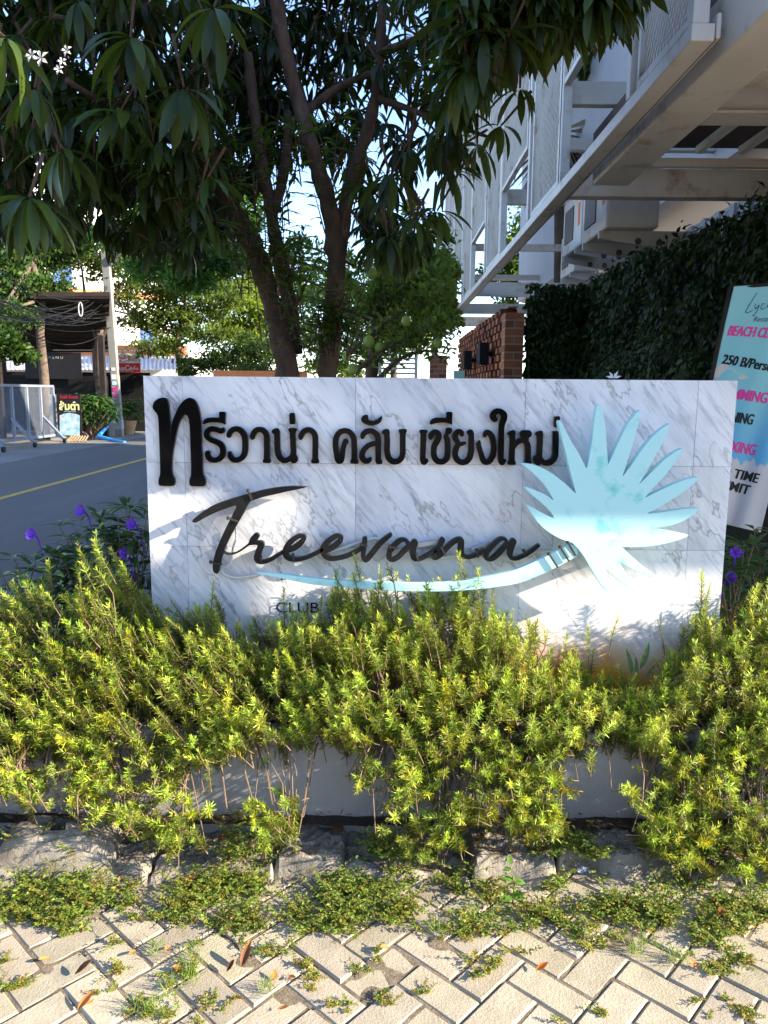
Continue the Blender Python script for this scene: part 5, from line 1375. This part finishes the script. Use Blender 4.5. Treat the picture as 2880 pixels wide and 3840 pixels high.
m = MB(); at_box(m, -260, 560, 1398, 1640, 29.2, .1); m.build('back_wall', M['dark_wall'], pv)
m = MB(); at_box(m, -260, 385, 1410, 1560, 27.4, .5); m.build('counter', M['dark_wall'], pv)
mb_ = MB(); at_box(mb_, 96, 302, 1322, 1420, 27.2, .05); bo = mb_.build('menu_board', M['board_black'], pv)
def menu_text():
    V, F = text_flat('MENU', 1, .0, 0, space=1.5)
    mn, mx = V.min(0), V.max(0); a_, b_ = P(180, 1345, 27.19), P(236, 1345, 27.19)
    m = MB(); m.add(np.column_stack([a_[0] + (V[:, 0] - mn[0]) / (mx[0] - mn[0]) * (b_[0] - a_[0]), np.full(len(V), 27.19), a_[2] + (V[:, 1] - mn[1]) * .12]), F)
    m.build('lettering', M['grout'], bo)
menu_text()
# drinks sign
ds = thing('drinks_sign', 'red and white drinks sign hanging behind the utility pole', 'sign', tuple(P(468, 1397, 28.2)))
m = MB(); at_box(m, 413, 524, 1326, 1361, 28.2, .06); m.build('upper_panel', M['white_paint'], ds)
m = MB(); at_box(m, 413, 525, 1362, 1397, 28.2, .06); m.build('lower_panel', M['red_paint'], ds)
ltext('อรเอ็ดเจ็ดยอด', 418, 512, 1355, 22, 28.19, 'red_paint', ds, .012)
def swash(pts, w):
    pts = np.array(pts, float); t = np.linspace(0, len(pts) - 1, len(pts) * 6); q = np.stack([np.interp(t, np.arange(len(pts)), pts[:, k]) for k in (0, 1)], 1)
    for _ in range(6): q[1:-1] = (q[:-2] + 2 * q[1:-1] + q[2:]) / 4
    m = MB(); m.tube(P(q[:, 0], q[:, 1], 28.185), w, 5); m.build('lettering', M['white_paint'], ds)
swash([(438, 1372), (430, 1370), (424, 1378), (428, 1388), (436, 1386), (446, 1382)], .016)
swash([(446, 1378), (441, 1384), (446, 1388), (450, 1381), (446, 1378)], .014)
swash([(460, 1378), (453, 1380), (453, 1388), (460, 1386), (466, 1378), (460, 1379), (460, 1388), (468, 1384)], .014)
swash([(486, 1374), (478, 1368), (470, 1378), (474, 1389), (486, 1386), (492, 1376)], .018)
swash([(492, 1378), (487, 1384), (491, 1388), (496, 1381), (492, 1378)], .014)
swash([(498, 1386), (508, 1369), (503, 1384), (507, 1386), (512, 1378), (508, 1386), (515, 1384), (514, 1377), (518, 1386)], .013)
swash([(430, 1392), (470, 1391), (500, 1392)], .008)
# pale lit buildings behind
wb = thing('white_building', 'tall sunlit white building with blue windows and orange bands, far behind the trees at left', 'building', tuple(P(200, 1475, 46) * np.array([1, 1, 0])))
m = MB(); at_box(m, -700, 640, 620, 1500, 46, 9); m.build('wall', M['white_wall'], wb)
m = MB()
for y0, y1 in ((1076, 1084), (1290, 1298)): at_box(m, -700, 642, y0, y1, 45.85, .3)
m.build('band', M['orange_trim'], wb)
for px0, px1, py0, py1 in ((-10, 40, 965, 1070), (108, 180, 970, 1076), (200, 262, 985, 1076), (-110, -40, 965, 1070), (535, 600, 1210, 1290), (300, 330, 850, 900), (120, 180, 760, 860), (220, 262, 760, 860), (-20, 60, 760, 860)):
    m = MB(); at_box(m, px0, px1, py0, py1, 45.9, .2); w_ = m.build('window', M['blue_glass'], wb)
    m = MB(); at_box(m, px0 - 4, px1 + 4, py1, py1 + 8, 45.75, .3); m.build('sill', M['orange_trim'], w_)
m = MB(); at_box(m, 150, 168, 985, 1060, 45.84, .05); m.build('poster', M['cream'], wb)
wb.rotation_euler = (0, 0, R(38))
lb = thing('roadside_shop', 'low pale shop row with orange trim and corrugated lean-to roof behind the pavilion', 'building', tuple(P(200, 1475, 37) * np.array([1, 1, 0])))
m = MB(); at_box(m, -500, 700, 1296, 1500, 38, 4); m.build('wall', M['white_wall'], lb)
m = MB(); at_box(m, -500, 700, 1318, 1324, 37.9, .2); at_box(m, -500, 700, 1296, 1302, 37.9, .2); m.build('trim', M['orange_trim'], lb)
m = MB(); a_, b_ = P(-500, 1336, 37.6), P(720, 1336, 37.6); c_, d_ = P(-500, 1386, 35.2), P(720, 1386, 35.2)
n = 160; f = np.linspace(0, 1, n)[:, None]; zz = .03 * np.where(np.arange(n) % 2, 1, -1)[:, None] * np.array([0, 0, 1])
V = np.concatenate([a_ + (b_ - a_) * f + zz, c_ + (d_ - c_) * f + zz]); k = np.arange(n - 1); m.add(V, np.stack([k, n + k, n + k + 1, k + 1], 1)); m.build('lean_to_roof', M['metal_roof'], lb)
m = MB(); at_box(m, 800, 1150, 1392, 1420, 24, .2); o = m.build('low_wall', M['orange_trim']); tag(o, 'low orange wall glimpsed behind the sign between the trunks', 'wall')

# ================================================================== WEEDS, LEAVES AND DEBRIS ON THE GROUND
wl_ = leaf_shape(.55, 3, .35, .2, .45)
mbw = MB()
pts = []
def clump(cx, cy, r, n, h=.03): 
    p = np.stack([rng.normal(cx, r, n), rng.normal(cy, r * .7, n), np.abs(rng.normal(0, h * .6, n)) + .006], 1); pts.append(p)
def gp_(px_, py_):
    d = np.array([(px_ - 1440) / 2880, -(py_ - 1920) / 2880, -1]) @ CMn[:3, :3].T
    return np.array([0, 0, CAM_H]) + d * (-CAM_H / d[2])
for (px_, py_, r, n) in [(100,3420,.06,260),(60,3330,.06,220),(220,3480,.05,240),(180,3570,.045,160),(330,3330,.07,420),(470,3350,.07,420),(600,3330,.08,560),(720,3330,.08,520),(830,3300,.06,420),(640,3420,.05,240),(800,3540,.035,110),(900,3470,.05,260),(1000,3420,.05,160),(450,3220,.08,320),(620,3200,.08,360),(760,3180,.07,260),(1150,3400,.09,520),(1300,3400,.09,560),(1250,3470,.06,300),(1380,3330,.08,380),(1540,3310,.09,420),(1680,3300,.09,420),(1800,3310,.08,320),(1500,3420,.05,160),(1640,3500,.03,90),(1780,3480,.05,200),(1850,3620,.045,180),(2050,3440,.06,240),(2200,3420,.06,240),(2140,3500,.04,140),(2420,3420,.08,380),(2560,3430,.09,420),(2650,3500,.07,260),(2760,3440,.09,380),(2300,3300,.09,300),(2100,3280,.08,260),(2450,3250,.1,300),(2700,3300,.1,380),(2850,3400,.08,260),(380,3700,.03,90),(420,3640,.025,70),(250,3640,.03,100),(60,3700,.03,70),(690,3640,.035,120),(560,3810,.04,120),(800,3780,.03,80),(860,3620,.025,70),(1210,3680,.03,90),(1150,3600,.03,80),(1060,3560,.025,60),(1280,3790,.025,70),(1640,3740,.03,90),(1780,3680,.025,50),(1950,3640,.02,50),(2110,3800,.035,120),(2480,3660,.03,80),(2700,3640,.03,90),(2780,3600,.025,60),(2830,3800,.04,120),(1480,3760,.04,110),(1880,3700,.02,40),(60,3270,.05,160),(2240,3560,.03,70),(1000,3560,.03,80),(1340,3620,.03,70),(2600,3740,.02,50)]:
    c = gp_(px_, py_); clump(c[0], c[1], r * (1 if py_ < 3440 else .8), int(n * (1.25 if py_ < 3440 else .6)), .016 + r * (.28 if py_ < 3440 else .15))
for k in range(60):
    c = gp_(rng.uniform(-100, 2950), rng.uniform(3130, 3330)); clump(c[0], c[1], .03, 60, .012)
for k in range(14):
    c = gp_(rng.uniform(-100, 2950), rng.uniform(3420, 3840)); clump(c[0], c[1], .014, 22, .012)
C_ = np.concatenate(pts); C_ = C_[(C_[:, 1] < 2.30)]
keep = bump2(C_[:, 0], C_[:, 1], 22, 54) + .8 * bump2(C_[:, 0], C_[:, 1], 42, 55) + .5 * bump2(C_[:, 0], C_[:, 1], 95, 56) > np.where(C_[:, 1] > 2.08, .08, -.06)
C_ = C_[keep][::6]
for c in C_:                                           # each one: a few creeping stems with paired leaves
    lush = np.clip((c[1] - 1.72) / .35, 0, 1)
    tone = rng.uniform(.75, 1.25) * np.array([1.0 if rng.random() < .8 - .35 * (1 - lush) else rng.uniform(1.1, 1.7), 1.0, 1.0])
    for q in range(rng.integers(2, 4)):
        a = rng.uniform(0, 6.28); L = rng.uniform(.015, .055) * (.6 + .8 * lush)
        m_ = rng.integers(4, 9)
        u = np.linspace(.1, 1, m_)
        lift = rng.uniform(.1, .9) * (.5 + lush)
        p = c + np.outer(u * L, [math.cos(a), math.sin(a), 0]); p[:, 2] = .002 + L * lift * np.sin(u * 1.4) + rng.uniform(0, .004) + (.075 if c[1] > 2.19 else 0)
        mbw.tube(np.vstack([[c[0], c[1], p[0, 2] - .004], p]), .0007, 3, col=np.array([1.2, .7, .6]) * .6, cap=False)
        for sg_ in (-1, 1):
            aa = a + sg_ * rng.uniform(.7, 1.4, m_)
            yd_ = np.stack([np.cos(aa), np.sin(aa), rng.uniform(-.1, .7, m_)], 1)
            dry = (rng.random(m_) < .10 + .16 * (1 - lush))[:, None]
            cc_ = np.where(dry, np.array([1.7, .85, .8]), tone) * rng.uniform(.7, 1.2, (m_, 1))
            scatter(mbw, *wl_, p, yd_, np.array([0, 0, 1.]) + .3 * rng.normal(size=(m_, 3)), rng.uniform(.008, .015, m_) * (.8 + .5 * lush) * (1.1 - .4 * u), cc_)
# grass blades in the joints
for k in range(26):
    c = gp_(*[(720, 3640), (700, 3680), (740, 3600), (560, 3800), (580, 3780), (1640, 3480), (1760, 3470), (2430, 3560), (2400, 3580), (640, 3720), (600, 3560), (2520, 3600), (1000, 3720)][k % 13]) + rng.normal(0, .012, 3)
    n = 26; c[2] = .002
    scatter(mbw, *quad_leaf(.05, .0, .3), np.tile(c, (n, 1)) + rng.normal(0, .012, (n, 3)) * [1, 1, 0], np.stack([rng.normal(0, .6, n), rng.normal(0, .6, n), np.ones(n)], 1), rdir(n), rng.uniform(.025, .055, n), np.ones(3) * 1.0)
mbw.build('ground_weeds', M['weed'], kind='stuff')
# litter of needles along the wall
m = MB(); n = 4200
p = np.stack([rng.uniform(-1.7, 1.8, n), rng.uniform(2.02, 2.385, n), np.zeros(n)], 1); p[:, 2] = ledge(p[:, 0], p[:, 1]) + .012
p[:, 2] = np.where(p[:, 1] > 2.33, np.maximum(p[:, 2], .115), p[:, 2])
scatter(m, *quad_leaf(.12, 0, .5), p, np.stack([rng.normal(0, 1, n), rng.normal(0, 1, n), rng.normal(0, .15, n)], 1), np.tile([0, 0, 1.], (n, 1)) + rng.normal(0, .2, (n, 3)), rng.uniform(.012, .03, n), np.array([.35, .3, .3]) * rng.uniform(.4, 1.2, (n, 1)))
m.build('needle_litter', M['dry_leaf'], kind='stuff')
# fallen leaves
dl_v = leaf_shape(.52, 6, .45, -.30, .5)
def fallen(px_, py_, L, lab, tone, group=None, z=.006, yaw=None, curl=1):
    c = gp_(px_, py_); c[2] = z
    if c[1] > 2.14: c = P(px_, py_, c[1]); c[2] = max(z, float(ledge(c[0], c[1])) + .008)
    a = rng.uniform(0, 6.28) if yaw is None else yaw
    m = MB(); scatter(m, dl_v[0] * np.array([1, 1, curl]), dl_v[1], [c], [[math.cos(a), math.sin(a), .05]], [[.1, .1, 1.]], L * .8, np.array(tone))
    o = m.build('fallen_leaf', M['dry_leaf'], smooth=True); tag(o, lab, 'leaf', group); return o
fallen(905, 3640, .060, 'long curled brown leaf standing on the pavers left of centre', (.6, .5, .5), z=.01, yaw=1.3, curl=2.2)
fallen(1255, 3205, .08, 'broad reddish brown leaf propped at the ledge below the hanging shoot', (.7, .5, .5), z=.03, yaw=1.2)
fallen(815, 3225, .075, 'large folded brown leaf lying in the shaded weeds', (.7, .55, .6), z=.02, yaw=.9)
fallen(290, 3800, .055, 'curled orange brown leaf on the pavers at lower left', (1.5, 1.2, .9), z=.008, yaw=.9, curl=1.6)
fallen(670, 3365, .07, 'dry reddish leaf lying on top of the weeds left of centre', (1.0, .7, .6), z=.045, yaw=.2)
fallen(280, 3665, .055, 'dark brown curled leaf by the left paver joints', (.45, .35, .35), z=.008, yaw=.4, curl=2)
fallen(850, 3655, .035, 'small very dark crumpled leaf on the pavers', (.3, .22, .22), z=.008, yaw=1.0, curl=2)
fallen(2010, 3655, .045, 'bright orange leaf on the pavers right of centre', (2.0, 1.1, .5), z=.012, yaw=.4)
fallen(1770, 3235, .05, 'orange brown leaf in the shade below the rosemary', (1.3, .8, .6), z=.02, yaw=.2)
fallen(2690, 3480, .05, 'rusty leaf among the weeds at right', (1.1, .6, .4), z=.04, yaw=.6)
fallen(2870, 3505, .03, 'small bright yellow leaf at the right edge', (2.2, 1.7, .3), z=.04, yaw=.1)
fallen(40, 3155, .06, 'dark leaf on the broken concrete at far left', (.5, .3, .3), z=.02, yaw=2.4)
first = None
for px_, py_ in [(510,3570),(640,3555),(925,3570),(860,3475),(350,3755),(880,3745),(1080,3665),(1035,3685),(690,3640),(190,3600),(640,3690),(250,3420),(1040,3790),(1460,3560),(1560,3240),(1620,3265),(2380,3490),(2620,3640),(350,3400),(1180,3170)]:
    if first is None:
        first = fallen(px_, py_, .036, 'small pale tan leaf lying flat on the pavers', (1.9, 1.5, 1.0), 'small tan leaves scattered on the pavers'); c_first = gp_(px_, py_)
    else:
        o = first.copy(); COL.objects.link(o); c = gp_(px_, py_)
        a = rng.uniform(0, 6.28); Rm = Matrix.Rotation(a, 3, 'Z'); q = Vector((c_first[0], c_first[1], 0))
        o.rotation_euler = (0, 0, a); o.location = Vector((c[0], c[1], .0)) - Rm @ q
        if c[1] > 2.14: o.location.z = max(0, float(ledge(c[0], c[1])))
# seedling and scraps
sd_ = gp_(1922, 3385); sl = thing('tall_seedling', 'single tall light green weed seedling standing before the rosemary', 'plant', tuple(sd_ * np.array([1, 1, 0])))
m = MB(); m.tube([sd_ * [1, 1, 0], sd_ * [1, 1, 0] + [.004, 0, .06], sd_ * [1, 1, 0] + [-.012, 0, .125]], [.0025, .002, .0012], 6); m.build('stem', M['weed'], sl)
m = MB(); scatter(m, *leaf_shape(.6, 4, .3, .3, .4), np.array([sd_ * [1, 1, 0] + np.array(q) for q in ((0, 0, .07), (0, 0, .075), (-.008, 0, .11), (-.012, 0, .125), (0, 0, .02), (0, 0, .02), (0, 0, .03))]), [[1, -.2, .1], [-1, -.1, .35], [-.8, -.2, .1], [-.1, -.1, 1], [-1, -.5, .2], [1, -.4, .2], [.5, -.6, .5]], np.tile([0, -.5, 1.], (7, 1)), [.038, .034, .026, .03, .045, .04, .04], np.ones((7, 3)) * [.6, .85, .7])
m.build('leaves', M['weed'], sl, smooth=True)
c = gp_(2185, 3295); m = MB(); g_ = grid_sheet(-.02, .022, -.012, .016, 14, 12, lambda x, y: .03 + .012 * bump2(x, y, 190, 31)); m.add(g_[0] + c * [1, 1, 0], g_[1]); o = m.build('plastic_scrap', M['plastic']); tag(o, 'crumpled clear plastic scrap in the shaded weeds', 'litter')
# broken concrete lump at the left with a square hole
c = P(220, 3095, 2.24); c[2] = 0
m = MB(); nu = 60; u = np.linspace(-1, 1, nu); U, W = np.meshgrid(u, u)
hgt = .135 * (1 - np.clip(np.abs(U), 0, 1) ** 6) * (1 - np.clip(np.abs(W), 0, 1) ** 6) + .02 * bump2(U, W, 9, 41) + .012 * bump2(U, W, 26, 42)
hole = (np.abs(U + .12 * W + .0) < .13) & (np.abs(W - .15) < .34)
hgt = np.where(hole, .01, hgt)
i = (np.arange(nu - 1)[None] + (np.arange(nu - 1) * nu)[:, None]).ravel()
m.add(np.stack([c[0] + U * .20 + .03 * bump2(W, W * 0, 5, 3), c[1] + .02 + W * .10 + .02 * bump2(U, U * 0, 5, 3), hgt], -1).reshape(-1, 3), np.stack([i, i + 1, i + nu + 1, i + nu], 1))
o = m.build('concrete_lump', M['concrete_rough']); tag(o, 'broken grey concrete lump with a square hole at the foot of the planter, far left', 'rubble')
